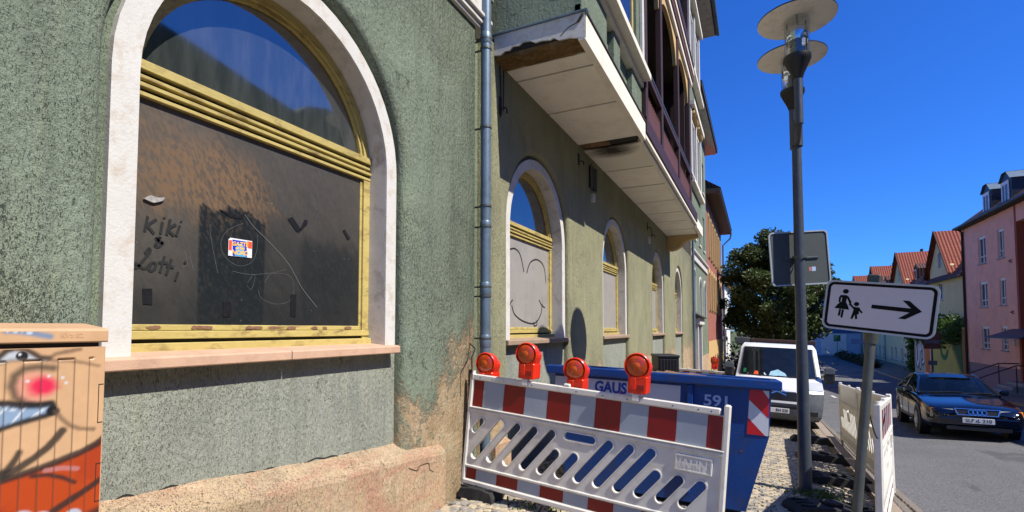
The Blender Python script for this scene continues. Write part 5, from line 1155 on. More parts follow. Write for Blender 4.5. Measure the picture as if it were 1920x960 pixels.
def loft(secs, prof_of, capf=True):
    m = MB(); rings = []
    for s_ in secs:
        half = prof_of(s_); full = [(x, z) for x, z in half] + [(-x, z) for x, z in half[::-1]]
        rings.append([(x, s_[0], z) for x, z in full])
    n = len(rings[0]); m.add([p for r_ in rings for p in r_], [(i * n + j, i * n + (j + 1) % n, (i + 1) * n + (j + 1) % n, (i + 1) * n + j) for i in range(len(rings) - 1) for j in range(n)])
    if capf: m.add(rings[0], [tuple(range(n))]); m.add(rings[-1], [tuple(range(n - 1, -1, -1))])
    return m
def bodyprof(s_):
    y, w_, zb, zl, zt = s_; return [(.05, zb), (w_ * .86, zb), (w_ * .97, zb + .07), (w_, zb + .2 if zl - zb > .3 else (zb + zl) / 2), (w_ * .995, (zb + .2 + zl) / 2), (w_ * .97, zl), (w_ * .90, zl + .6 * (zt - zl)), (w_ * .6, zt), (.04, zt + .02)]
bo = loft(secs, bodyprof).build('body', m_carpaint, car, smooth=True, local=True, sharp=0)
bmm = bmesh.new(); bmm.from_mesh(bo.data); bmesh.ops.remove_doubles(bmm, verts=bmm.verts[:], dist=.0005); bmm.to_mesh(bo.data); bmm.free(); bo.data.polygons.foreach_set('use_smooth', [True] * len(bo.data.polygons))
md = bo.modifiers.new('sub', 'SUBSURF'); md.levels = 2; md.render_levels = 2
gs = [(-.86, .76, .92, .93), (-.05, .70, .94, 1.325), (.18, .685, .95, 1.385), (.6, .68, .96, 1.415), (1.05, .68, .96, 1.395), (1.3, .69, .97, 1.34), (2.02, .74, .99, 1.0)]
def ghprof(s_):
    y, wt, zb, zt = s_; h = max(zt - zb, .004); wb = .83 if h > .02 else wt + .03
    wr = wb - (wb - .60) * min(1, h / .42) ** 1.1; return [(.04, zb - .03), (wb, zb - .03), (wb - (wb - wr) * .5, zb + h * .55), (wr + .02, zb + h * .9), (wr - .06, zt), (.04, zt + .012)]
go = loft(gs, ghprof).build('glasshouse', m_carglass2, car, smooth=True, local=True, sharp=0)
for sx_ in (-.36, .36):
    for sy_ in (.15, 1.15):
        st_ = MB(); st_.cbox((sx_ - .2, sy_, .9), (sx_ + .2, sy_ + .12, 1.14), .05); st_.cbox((sx_ - .11, sy_ + .02, 1.15), (sx_ + .11, sy_ + .10, 1.28), .03); st_.build('seat', m_black, car, local=True)
sw_ = MB(); sw_.tube([(.36 + .17 * math.cos(a), -.42 + .05 * math.sin(a), 1.0 + .15 * math.sin(a)) for a in [j * math.pi / 9 for j in range(19)]], .014, 6); sw_.build('steering_wheel', m_black, car, local=True, smooth=True)
MB().cbox((-.78, -.82, .90), (.78, -.45, .965), .03).build('dashboard', m_black, car, local=True)
MB().cbox((-.10, -.10, 1.24), (.10, -.08, 1.29), .01).build('rear_view_mirror', m_black, car, local=True)
# roof and pillars
rs = [(-.10, .0, .92, 1.305), (.18, .685, .95, 1.389), (.6, .68, .96, 1.420), (1.05, .68, .96, 1.40), (1.34, .69, .97, 1.335)]
m = MB(); rows = []
for s_ in rs:
    y, _, zb, zt = s_; h = zt - zb; wr = .83 - .23 * min(1, h / .42) ** 1.1; rows.append([Vector((t * (wr + .012), y - .04 * (1 - t * t) * (1 if y < .1 else 0), zt + .018 - .09 * abs(t) ** 4)) for t in [k / 8 - 1 for k in range(17)]])
for a, b in zip(rows, rows[1:]): m.strip(a, b)
m.build('roof', m_carpaint, car, smooth=True, local=True, sharp=0)
for sg_ in (-1, 1):
    m = MB(); m.tube([(sg_ * .79, -.88, .92), (sg_ * .70, -.45, 1.13), (sg_ * .615, -.06, 1.30), (sg_ * .60, .2, 1.36), (sg_ * .60, .65, 1.385), (sg_ * .61, 1.1, 1.36), (sg_ * .66, 1.45, 1.24), (sg_ * .78, 2.0, 1.0)], .03, 8); m.tube([(sg_ * .83, .62, .95), (sg_ * .72, .60, 1.18), (sg_ * .615, .58, 1.38)], .028, 8); m.build('pillar', m_carpaint, car, smooth=True, local=True)
    x0, x1 = sorted((sg_ * .86, sg_ * 1.03)); m = MB(); m.cbox((x0, -.62, .93), (x1, -.50, 1.06), .03); m.build('mirror', m_carpaint, car, local=True)
    for wy in (-1.35, 1.34):
        MW = Matrix.Translation((sg_ * .805, wy, .315)) @ Matrix.Rotation(R(90), 4, 'Y')
        MB().lathe([(.0, -.11), (.365, -.11), (.375, -.09), (.375, .098), (.30, .103), (.0, .103)] if sg_ > 0 else [(.0, .11), (.365, .11), (.375, .09), (.375, -.098), (.30, -.103), (.0, -.103)], 28, MW, False).build('wheel_arch', m_black, car, smooth=True, local=True)
        wh = MB().lathe([(.2, -.1), (.305, -.10), (.315, -.08), (.315, .085), (.30, .11), (.215, .118), (.205, .10)] if sg_ > 0 else [(.2, .1), (.305, .10), (.315, .08), (.315, -.085), (.30, -.11), (.215, -.118), (.205, -.10)], 28, MW, False).build('wheel', m_tyre, car, smooth=True, local=True)
        rim = MB(); rim.lathe([(.205, .108 * sg_), (.21, .115 * sg_), (.18, .09 * sg_), (.17, .05 * sg_), (.0, .05 * sg_)], 28, MW, False)
        for k in range(7):
            a = k * 2 * math.pi / 7; rim.box((.03, -.022, .07 * sg_ if sg_ > 0 else -.108), (.195, .022, .108 if sg_ > 0 else -.07), MW @ Matrix.Rotation(a, 4, 'Z'))
        rim.lathe([(.0, .112 * sg_), (.05, .112 * sg_), (.055, .06 * sg_)], 14, MW, False); rim.build('rim', m_alloy, wh, smooth=True, local=True)
    # headlamp and indicator follow the nose
    def hl(xa, xb, mm, nm):
        v = []
        for k in range(7):
            x = xa + (xb - xa) * k / 6; yy = -2.40 + .16 * max(0, (x - .25) / .6) ** 1.8
            v += [(sg_ * x, yy - .012, .545), (sg_ * x, yy + .03, .665)]
        MB().add(v, [(2 * k, 2 * k + 2, 2 * k + 3, 2 * k + 1) for k in range(6)]).build(nm, mm, car, smooth=True, local=True)
    hl(.40, .70, m_headl, 'headlamp'); hl(.705, .80, m_indic, 'indicator')
    MB().box((sg_ * .855 - .06, -.9, .30), (sg_ * .855 + .06, .9, .36)).build('rubbing_strip', m_black, car, local=True, bevel=.01)
    m = MB(); m.box((sg_ * .912 - .004, -.30, .25), (sg_ * .912 + .004, -.292, .9)); m.box((sg_ * .912 - .004, .62, .25), (sg_ * .912 + .004, .628, .92)); m.build('door_gap', m_black, car, local=True)
    for yy in (.45, 1.25): MB().cbox((sg_ * .905 - .012, yy, .80), (sg_ * .905 + .012, yy + .16, .83), .006).build('door_handle', m_carpaint, car, local=True)
gt = lambda u, v, d: (u, -2.425 - d + (v - .6) * .25, v)
MB().plate([(-.335, .555), (.335, .555), (.375, .68), (-.375, .68)], [], .0, -.03, gt).build('grille', m_black, car, local=True)
MB().plate([(-.35, .545), (.35, .545), (.395, .69), (-.395, .69)], [[(-.33, .56), (.33, .56), (.37, .676), (-.37, .676)]], .012, -.03, gt).build('grille_surround', m_chrome, car, local=True, bevel=.003)
for k in range(4):
    u0 = (k - 1.5) * .075; m = MB(); m.plate([(u0 + .05 * math.cos(a), .618 + .05 * math.sin(a)) for a in [j * math.pi / 12 for j in range(24)]], [[(u0 + .038 * math.cos(a), .618 + .038 * math.sin(a)) for a in [j * math.pi / 12 for j in range(24)]]], .016 + .001 * k, .006, gt); m.build('ring_emblem', m_chrome, car, local=True)
MB().cbox((-.7, -2.46, .30), (.7, -2.38, .50), .03).build('bumper', m_carpaint, car, local=True); MB().box((-.55, -2.465, .22), (.55, -2.40, .30)).build('air_intake', m_black, car, local=True)
MB().cbox((-.27, -2.478, .375), (.27, -2.462, .49), .004).build('number_plate', m_plate_w, car, local=True)
stuff(text_mesh('SLF  L 210', .108, lambda u, v, d: (u * .98, -2.4805, .432 + v), bold=.0015).build('plate_lettering', m_ink, car, fixn=False, local=True))
MB().sheet([(-.03 + .016 * math.cos(a), .425 + .02 * math.sin(a)) for a in [j * math.pi / 5 for j in range(10)]], [], -2.4802, lambda u, v, d: (u, d, v)).build('plate_seal', m_decal_b, car, fixn=False, local=True)
wp = MB(); wp.tube([(-.55, -.86, .945), (-.1, -.80, .975), (.1, -.79, .98)], .012, 6); wp.tube([(.1, -.86, .945), (.5, -.82, .97), (.68, -.8, .97)], .012, 6); wp.build('wiper', m_black, car, local=True)
# ---------------------------------------------------------------- houses further down the street
def facade(parent, x, s_, y0, y1, z0, z1, wins, wallm, framem, t=.25, glass=None, sillm=None, name='wall', mull=1, trans=True, arched=False, inset=.12):
    """wall in the plane x, looking towards s_ (+1/-1), with real openings; every window a part with frame and sill"""
    holes = []
    for (a, b, c, d) in wins:
        holes.append(arch((a + b) / 2, (b - a) / 2, c, d - (b - a) / 2, 10) if arched else [(a, c), (b, c), (b, d), (a, d)])
    MB().plate([(y0, z0), (y1, z0), (y1, z1), (y0, z1)], holes, x, x - s_ * t, yz).build(name, wallm, parent)
    for (a, b, c, d) in wins:
        xx = x - s_ * inset
        w_ = MB(); w_.box((min(xx, xx - s_ * .02), a - .02, c - .02), (max(xx, xx - s_ * .02), b + .02, d + .02)); wn = w_.build('window', glass or m_glass2, parent)
        if framem:
            f = MB(); fw = min(.07, (b - a) * .16); xa, xb = sorted((xx + s_ * .002, xx + s_ * .045))
            for (p, q, r_, u) in [(a, a + fw, c, d), (b - fw, b, c, d), (a + fw, b - fw, c, c + fw), (a + fw, b - fw, d - fw, d)]: f.box((xa, p, r_), (xb, q, u))
            for k in range(mull): yc = a + (b - a) * (k + 1) / (mull + 1); f.box((xa, yc - fw * .5, c + fw), (xb, yc + fw * .5, d - fw))
            if trans: f.box((xa, a + fw, c + (d - c) * .24), (xb, b - fw, c + (d - c) * .24 + fw * .8))
            f.build('frame', framem, wn)
        if sillm:
            xa, xb = sorted((x - s_ * .1, x + s_ * .07)); MB().box((xa, a - .06, c - .06), (xb, b + .06, c + .0)).build('sill', sillm, wn)
m_brickred = brick_mat('red_brick', lin(150, 78, 62), lin(172, 96, 78), lin(150, 130, 116)); m_pink = mat('pink_render', lin(244, 192, 174), .9, .08, 1.2, .3, 60, .004, dirt=lin(190, 136, 124), dirt_amt=.4, ds=2)
m_pinkplinth = mat('mauve_plinth', lin(150, 130, 140), .9, .08, 2); m_yelhouse = mat('pale_yellow_render', lin(206, 196, 150), .9, .08, 1, .2, 40, dirt=lin(170, 160, 122), dirt_amt=.4, ds=2)
m_pvc = mat('white_window_frame', (.78, .79, .8), .4, .03); m_greysill = mat('grey_sill', (.25, .25, .26), .5, .1); m_recess = mat('rust_red_recess', lin(160, 84, 62), .9, .1, 2)
m_whitehouse = mat('white_house_render', (.74, .73, .70), .85, .06, 1, dirt=(.5, .47, .42), dirt_amt=.4, ds=2); m_slate = mat('dark_blue_metal', lin(46, 52, 66), .45, .12, 3, metal=.2)
m_bluehouse = mat('pale_blue_render', lin(170, 186, 206), .85, .08, 1); m_bluepaint = mat('blue_cladding', lin(52, 92, 140), .7, .12, 2)
def tile_mat(name, c, pitch=.22):
    m, nt, b = new_mat(name); tc = nt.nodes.new('ShaderNodeTexCoord'); mp = nt.nodes.new('ShaderNodeMapping'); nt.links.new(tc.outputs['Object'], mp.inputs['Vector'])
    w1 = nt.nodes.new('ShaderNodeTexWave'); w1.wave_type = 'BANDS'; w1.bands_direction = 'X'; w1.inputs['Scale'].default_value = .314 / pitch * 1.0; w2 = nt.nodes.new('ShaderNodeTexWave'); w2.bands_direction = 'Z'; w2.wave_profile = 'SAW'; w2.inputs['Scale'].default_value = .314 / .26
    for q in (w1, w2): nt.links.new(mp.outputs[0], q.inputs['Vector'])
    h = math_(nt, 'ADD', w1.outputs['Fac'], math_(nt, 'MULTIPLY', w2.outputs['Fac'], .8))
    c_ = mixc(nt, maprange(nt, noise(nt, 3, 6, .7), .3, .7, 0, 1), sc(c, .75), sc(c, 1.25)); c_ = mixc(nt, maprange(nt, h, .2, .7, .55, 0), c_, sc(c, .3))
    nt.links.new(c_, b.inputs['Base Color']); b.inputs['Roughness'].default_value = .8; bump(nt, b, h, .8, .04); return m
m_tile = tile_mat('red_roof_tile', lin(136, 62, 40)); m_tiledark = tile_mat('brown_roof_tile', lin(80, 46, 36))

# green house B with white door surround
gb = thing('door_house', 'pale green house with white arched windows and a white framed doorway', 'house', (-2.75, 29, zg(29)))
X2 = -2.74
facade(gb, X2, 1, 25.02, 33.4, -2.4, 5.02, [(26.0, 26.7, 3.0, 4.6), (28.7, 29.6, 2.3, 4.35), (31.2, 32.1, 2.3, 4.35)], m_green_far, m_pvc, arched=True, mull=0, trans=False)
facade(gb, X2, 1, 25.02, 33.4, 5.5, 13.0, [(26.4, 27.3, 6.2, 8.2), (28.8, 29.7, 6.2, 8.2), (31.2, 32.1, 6.2, 8.2), (26.4, 27.3, 9.6, 11.4), (28.8, 29.7, 9.6, 11.4), (31.2, 32.1, 9.6, 11.4)], m_green_far, m_pvc, sillm=m_cream)
for (z0, z1, x1) in ((5.02, 5.14, -2.66), (5.14, 5.42, -2.70), (5.42, 5.5, -2.60)): MB().box((-3, 25.01, z0 + .001), (x1, 33.41, z1)).build('string_course', m_white, gb, bevel=.01)
for yc, hw, zt in ((26.35, .42, 4.72), (29.15, .55, 4.5), (31.65, .55, 4.5)):
    zc_ = zt - hw; MB().plate(arch(yc, hw, zt - 2.15, zc_, 12) + arch(yc, hw - .1, zt - 2.15, zc_, 12)[::-1], [], X2 + .04, X2 - .02, yz).build('window_surround', m_white, gb)
dr_ = MB().box((X2 - .02, 25.55, -1.6), (X2 + .02, 26.95, 1.75)).build('door', m_maroon, gb); MB().box((X2 + .02, 25.6, .95), (X2 + .03, 26.9, 1.7)).build('door_light', m_glass2, dr_)
for a in (25.3, 27.0): MB().box((X2 - .01, a, -1.6), (X2 + .25, a + .2, 1.9)).build('door_jamb', m_white, gb, bevel=.01)
MB().box((X2 - .01, 25.15, 1.91), (X2 + .35, 27.35, 2.22)).build('door_lintel', m_white, gb, bevel=.01); MB().add([(X2, 25.0, 2.23), (X2 + .5, 25.0, 2.23), (X2 + .5, 27.5, 2.23), (X2, 27.5, 2.23), (X2, 25.0, 2.5), (X2, 27.5, 2.5)], [(0, 1, 2, 3), (1, 4, 5, 2), (0, 4, 1), (3, 2, 5)]).build('door_canopy', m_roofdark, gb)
MB().box((-2.8, 25.02, -2.4), (-2.66, 25.25, .6)).build('plinth', m_plinth, gb); MB().box((-2.8, 27.3, -2.4), (-2.66, 33.4, .2)).build('plinth', m_plinth, gb)
MB().tube([(-2.62, 24.85, -1.7), (-2.62, 24.85, 5.6), (-2.62, 24.85, 13.3)], .055, 10).build('rain_pipe', m_zinc, gb, smooth=True)
MB().box((-3.2, 25.0, 13.0), (-2.2, 35.2, 13.1)).build('eaves_soffit', m_reveal, gb); MB().box((-3.2, 25.0, 13.101), (-2.12, 35.3, 13.3)).build('eaves_board', m_roofdark, gb); MB().add([(-2.1, 25, 13.31), (-2.1, 35.3, 13.31), (-6, 35.3, 16.6), (-6, 25, 16.6)], [(0, 1, 2, 3)]).build('roof', m_tiledark, gb)
MB().box((-9, 25.03, -2.4), (-3.05, 33.39, 12.99)).build('core', m_darkgap, gb)

# red brick house C
bc = thing('brick_house', 'tall red brick house with ochre window bands and brown eaves', 'house', (-2.75, 41, zg(41)))
wu = [(34.6 + k * 1.9, 35.4 + k * 1.9, 6.3, 9.0) for k in range(7)]; wm_ = [(34.6 + k * 1.9, 35.4 + k * 1.9, 2.9, 5.3) for k in range(7)]; wl_ = [(34.6 + k * 1.9, 35.5 + k * 1.9, -2.0, -.1) for k in range(7)]
facade(bc, -2.74, 1, 33.42, 48.0, .92, 10.0, wu + wm_, m_brickred, m_maroon, sillm=m_maroon, mull=0)
facade(bc, -2.70, 1, 33.42, 48.0, -2.6, .92, wl_, m_ochre, m_pvc, mull=1)
for q in wu + wm_: MB().plate([(q[0] - .22, q[2] - .1), (q[1] + .22, q[2] - .1), (q[1] + .22, q[3] + .3), (q[0] - .22, q[3] + .3)], [[(q[0], q[2]), (q[1], q[2]), (q[1], q[3]), (q[0], q[3])]], -2.70, -2.745, yz).build('window_surround', m_ochre, bc)
MB().box((-3.2, 33.2, 10.0), (-1.95, 48.6, 10.1)).build('eaves_soffit', m_maroon, bc); MB().box((-3.2, 33.2, 10.101), (-1.9, 48.7, 10.3)).build('eaves_board', m_roofdark, bc); MB().add([(-1.85, 33.2, 10.31), (-1.85, 48.7, 10.31), (-6, 48.7, 13.0), (-6, 33.2, 13.0)], [(0, 1, 2, 3)]).build('roof', m_tile, bc)
MB().tube([(-1.9, 48.3, 10.1), (-2.0, 48.3, 9.6), (-2.6, 48.2, 9.0), (-2.6, 48.2, -2.2)], .07, 10).build('rain_pipe', m_zinc, bc, smooth=True); MB().box((-9, 33.43, -2.5), (-3.0, 47.95, 9.99)).build('core', m_darkgap, bc)
# white house D
wd = thing('white_house', 'small white house with red roof partly behind the tree', 'house', (-2.7, 55, zg(55)))
facade(wd, -2.7, 1, 50.2, 60.5, -2.4, 6.0, [(51.2, 52.4, 2.6, 4.6), (54.0, 55.2, 2.6, 4.6), (51.2, 52.4, -1.0, 1.0), (54.0, 55.2, -1.4, 1.0), (57, 58.2, 2.6, 4.6)], m_whitehouse, m_maroon, sillm=m_cream)
MB().box((-9, 50.21, -2.4), (-2.96, 60.49, 6)).build('core', m_whitehouse, wd); MB().box((-2.71, 50.1, 6.0), (-2.2, 60.6, 6.12)).build('eaves_soffit', m_ochre, wd); MB().add([(-2.15, 50.0, 6.13), (-2.15, 60.7, 6.13), (-6, 60.7, 8.6), (-6, 50.0, 8.6)], [(0, 1, 2, 3)]).build('roof', m_tile, wd); MB().box((-2.7, 50.15, 1.6), (-1.8, 53.5, 1.75)).build('balcony', m_whitehouse, wd)

# pink apartment house on the right
XP = 12.6
pk = thing('pink_house', 'pink rendered apartment house with white windows and blue dormers', 'house', (13, 36, zg(36)))
wp_ = []
for (a, b) in ((40.32, 41.5), (37.78, 38.62)):
    for (c, d) in ((.48, 1.88), (3.06, 4.62), (5.74, 7.42)): wp_.append((a, b, c, d))
facade(pk, XP, -1, 36.6, 44.0, -.45, 8.35, wp_[:3], m_pink, m_pvc, sillm=m_greysill, mull=1) if False else None
facade(pk, XP, -1, 36.45, 44.0, -.46, 8.35, wp_, m_pink, m_pvc, sillm=m_greysill, mull=1)
MB().box((XP + .03, 36.45, -2.6), (XP + .3, 44.0, -.465)).build('plinth', m_pinkplinth, pk)
for q in wp_: MB().box((XP + .05, q[0], q[3] - .16), (XP + .09, q[1], q[3])).build('shutter_box', m_pvc, pk)
MB().box((XP + 1.5, 31.5, -2.6), (XP + 1.7, 36.44, 8.35)).build('recess_wall', m_recess, pk); MB().box((XP, 36.2, -2.6), (XP + 1.6, 36.44, 8.35)).build('recess_side', m_recess, pk); MB().box((XP, 31.5, 7.45), (XP + 1.5, 36.19, 8.35)).build('recess_head', m_pink, pk); MB().box((XP, 22.0, -2.6), (XP + .3, 31.49, 8.35)).build('wall', m_pink, pk)
MB().box((XP + .31, 22.0, -2.6), (XP + 9, 31.4, 8.3)).build('core', m_pink, pk); MB().box((XP + 1.75, 31.5, -2.6), (XP + 9, 43.9, 8.3)).build('core', m_pink, pk); MB().box((XP + .26, 43.75, -2.6), (XP + 9, 44.0, 8.34)).build('end_wall', m_pink, pk)
MB().box((XP - .35, 21.8, 8.351), (XP + .5, 44.25, 8.55)).build('eaves_board', m_roofdark, pk); MB().tube([(XP - .40, 21.8, 8.47), (XP - .40, 44.3, 8.47)], .09, 10).build('gutter', m_slate, pk, smooth=True)
MB().add([(XP - .3, 21.8, 8.56), (XP - .3, 44.25, 8.56), (XP + 4.8, 44.25, 12.6), (XP + 4.8, 21.8, 12.6)], [(0, 1, 2, 3)]).build('roof', m_tiledark, pk)
for (a, b) in ((39.95, 41.3), (37.25, 38.62)):
    yc = (a + b) / 2; xd = XP + .25
    prf = [(a, 8.5), (b, 8.5), (b, 10.12), (yc + .3, 10.5), (yc - .3, 10.5), (a, 10.12)]
    d_ = MB().plate(prf, [], xd, xd + 3, yz).build('dormer', m_slate, pk)
    rf_ = MB()
    for p, q in (((b + .08, 10.10), (yc + .28, 10.56)), ((yc - .28, 10.56), (a - .08, 10.10)), ((yc + .3, 10.56), (yc - .3, 10.56))): rf_.add([(xd - .1, p[0], p[1]), (xd - .1, q[0], q[1]), (xd + 3, q[0], q[1]), (xd + 3, p[0], p[1])], [(0, 1, 2, 3)])
    rf_.build('dormer_roof', m_zinc, d_)
    MB().box((xd - .03, yc - .42, 8.75), (xd - .004, yc + .42, 10.0)).build('dormer_window', m_glass2, d_)
    f = MB()
    for (p, q, r_, u) in ((yc - .46, yc - .36, 8.7, 10.05), (yc + .36, yc + .46, 8.7, 10.05), (yc - .36, yc + .36, 8.7, 8.8), (yc - .36, yc + .36, 9.85, 10.05), (yc - .03, yc + .03, 8.8, 9.85)): f.box((xd - .06, p, r_), (xd - .02, q, u))
    f.build('dormer_frame', m_pvc, d_)
MB().tube([(XP - .08, 43.9, -2.0), (XP - .08, 43.9, 8.2), (XP - .35, 43.9, 8.42)], .07, 10).build('rain_pipe', m_roofdark, pk, smooth=True)
MB().add([(XP - 1.2, 33.0, 1.25), (XP - 1.2, 37.2, 1.25), (XP + .1, 37.2, 1.75), (XP + .1, 33.0, 1.75), (XP - 1.2, 33.0, 1.2), (XP - 1.2, 37.2, 1.2), (XP + .1, 37.2, 1.7), (XP + .1, 33.0, 1.7)], [(0, 1, 2, 3), (4, 7, 6, 5), (0, 4, 5, 1), (1, 5, 6, 2)]).build('entrance_canopy', m_slate, pk)
for z in (2.55, 5.35): MB().tube([(XP - .02, 36.9, z), (XP - .14, 36.9, z + .06), (XP - .02, 36.9, z + .14)], .035, 6).build('wall_lamp', m_rust, pk)
MB().lathe([(.0, -.08), (.12, -.07), (.16, 0)], 14, Matrix.Translation((XP, 36.95, .95)) @ Matrix.Rotation(R(90), 4, 'Y'), False).build('round_wall_lamp', m_pvc, pk, smooth=True)
for y_ in (34.3, 36.4):
    hr = MB(); hr.tube([(XP - 2.4, y_, -1.75), (XP - 2.4, y_, -.85), (XP - .9, y_, -.15), (XP - .05, y_, -.15)], .03, 8); hr.tube([(XP - .9, y_, -.2), (XP - .9, y_, -1.6)], .025, 8); hr.build('handrail', m_black, pk, smooth=True)
for k in range(5): MB().box((XP - 2.3 + k * .42, 34.4, -2.2), (XP - 1.88 + k * .42, 36.3, -1.75 + k * .17)).build('entrance_step', m_greysill, pk)

# house row with cross gables
XY_ = 13.5
for k in range(4):
    ya = 52.5 + 13.0 * k; y0, y1 = ya - 5.7, ya + 7.29
    hn = ['nearest', 'second', 'third', 'farthest'][k]
    yh = thing('row_house', 'pale yellow house with red tiled gable, %s of the row on the right' % hn, 'house', (XY_, ya, -2.1), group='yellow row houses')
    ws_ = []
    for yc in (ya - 4.2, ya - 2.2, ya + 2.6, ya + 4.6):
        for zc_ in (-.9, 1.9, 4.4): 
            if not (zc_ == 4.4 and yc != 0): ws_.append((yc - .5, yc + .5, zc_ - .75, zc_ + .65))
    for zc_ in (-.9, 1.9, 4.8, 7.2): ws_.append((ya - .5, ya + .5, zc_ - .75, zc_ + .65) if zc_ < 7 else (ya - .35, ya + .35, 6.9, 7.7))
    holes = [q for q in ws_ if q[3] < 5.55]
    facade(yh, XY_, -1, y0, y1, -2.4, 5.55, holes, m_yelhouse, m_pvc, sillm=m_greysill, mull=1, trans=False)
    hw = 3.1
    MB().plate([(ya - hw + .5, 5.551), (ya + hw - .5, 5.551), (ya + hw - .5, 6.6), (ya, 9.55), (ya - hw + .5, 6.6)], [[(ya - .4, 6.7), (ya + .4, 6.7), (ya + .4, 7.9), (ya - .4, 7.9)]], XY_ - .03, XY_ + .2, yz).build('gable_wall', m_yelhouse, yh)
    gw = MB().box((XY_ + .08, ya - .42, 6.68), (XY_ + .1, ya + .42, 7.92)).build('gable_window', m_glass2, yh); f = MB(); f.box((XY_ + .02, ya - .4, 6.7), (XY_ + .06, ya - .32, 7.9)); f.box((XY_ + .02, ya + .32, 6.7), (XY_ + .06, ya + .4, 7.9)); f.box((XY_ + .02, ya - .04, 6.7), (XY_ + .06, ya + .04, 7.9)); f.build('frame', m_pvc, gw)
    for sg_ in (-1, 1):
        MB().add([(XY_ - .35, ya, 9.68), (XY_ - .35, ya + sg_ * hw, 6.0), (XY_ + 6, ya + sg_ * hw, 6.0), (XY_ + 6, ya, 9.68), (XY_ - .35, ya, 9.56), (XY_ - .35, ya + sg_ * hw, 5.88), (XY_ + 6, ya + sg_ * hw, 5.88)], [(0, 1, 2, 3), (0, 4, 5, 1), (1, 5, 6, 2)]).build('gable_roof', m_tile, yh)
        MB().tube([(XY_ - .36, ya, 9.7), (XY_ - .36, ya + sg_ * hw, 6.02)], .05, 6).build('verge', m_tiledark, yh)
    MB().add([(XY_ - .4, y0, 5.56), (XY_ - .4, y1, 5.56), (XY_ + 2.2, y1, 8.6), (XY_ + 2.2, y0, 8.6), (XY_ + 6, y1, 8.7), (XY_ + 6, y0, 8.7)], [(0, 1, 2, 3), (3, 2, 4, 5)]).build('roof', m_tiledark, yh); MB().box((XY_ - .4, y0, 5.48), (XY_ - .3, y1, 5.559)).build('eaves_board', m_roofdark, yh)
    for yc in (ya - 4.3, ya + 4.6):
        d_ = MB().plate([(yc - .7, 5.7), (yc + .7, 5.7), (yc + .7, 7.5), (yc, 8.0), (yc - .7, 7.5)], [], XY_ + .35, XY_ + 2.2, yz).build('dormer', m_tiledark, yh); MB().box((XY_ + .31, yc - .4, 6.3), (XY_ + .345, yc + .4, 7.4)).build('dormer_window', m_pvc, d_); MB().box((XY_ + .29, yc - .32, 6.38), (XY_ + .32, yc + .32, 7.32)).build('dormer_pane', m_glass2, d_)
    ch = MB(); ch.box((XY_ + 2.6, ya + 4.0, 8.3), (XY_ + 3.3, ya + 5.0, 10.0)); cho = ch.build('chimney', m_brickred, yh); f = MB(); f.box((XY_ + 2.5, ya + 3.9, 10.0), (XY_ + 3.4, ya + 5.1, 10.12)); f.tube([(XY_ + 2.95, ya + 4.3, 10.1), (XY_ + 2.95, ya + 4.3, 10.5)], .1, 8); f.tube([(XY_ + 2.95, ya + 4.7, 10.1), (XY_ + 2.95, ya + 4.7, 10.5)], .1, 8); f.build('chimney_pot', m_roofdark, cho)
    MB().tube([(XY_ - .1, y0 + .2, -2.1), (XY_ - .1, y0 + .2, 5.5)], .06, 8).build('rain_pipe', m_greysill, yh, smooth=True)
    MB().box((XY_ + .26, y0 + .02, -2.4), (XY_ + 6, y1 - .02, 5.5)).build('core', m_yelhouse, yh)
# painted garden wall with ivy
def wallpaint(Y, Z):
    C = np.zeros(Y.shape + (3,)) + np.array(lin(190, 178, 84)); n = fbm(Y, Z, 2, 4); C *= (.85 + .3 * n)[..., None]
    def over(col, a):
        nonlocal C; C = C * (1 - a[..., None]) + np.array(col) * a[..., None]
    over(lin(176, 172, 160), sstep(52.9, 53.0, Y)); over(lin(214, 104, 40), sstep(51.5, 51.55, Y) * sstep(52.75, 52.7, Y)); over(lin(205, 200, 190), sstep(51.1, 51.15, Y) * sstep(51.5, 51.45, Y))
    over(lin(58, 96, 36), sstep(45.8, 45.0, Y - (Z + .5) * .9)); d = np.abs(np.hypot((Y - 48.0) / 1.0, (Z - .2) / .85) - .72); over(lin(48, 110, 52), sstep(.26, .2, d) * (np.hypot(Y - 47.4, Z - .7) > .55))
    def letter(pts, w_): over(lin(40, 38, 44), sstep(w_ + .16, w_ + .12, pdist(Y, Z, pts)))
    def fill(pts, w_): over(lin(226, 224, 226), sstep(w_ + .04, w_, pdist(Y, Z, pts)))
    LT = [[(55.5, 1.0), (55.45, -.9), (55.1, -1.4), (54.75, -.9), (54.75, 1.0)], [(54.35, -1.5), (54.35, 1.0), (53.95, .8), (53.95, .1), (54.3, -.1)], [(53.2, .9), (53.55, .7), (53.5, .15), (53.2, -.3), (53.25, -.9), (53.6, -1.1)]]
    for p in LT: letter(p, .16)
    for p in LT: fill(p, .12)
    return C
gw = thing('garden_wall', 'low garden wall painted with yellow and green graffiti beneath ivy', 'wall', (12.4, 50, -2.1))
MB().box((12.41, 44.3, -2.4), (12.7, 56.0, 1.75)).build('wall', m_ochre, gw); painted_grid('graffiti', 44.3, 56.0, -2.2, 1.7, .06, wallpaint, lambda y, z, d: (12.40, y, z), paint_mat('graffiti_paint', .8), gw)
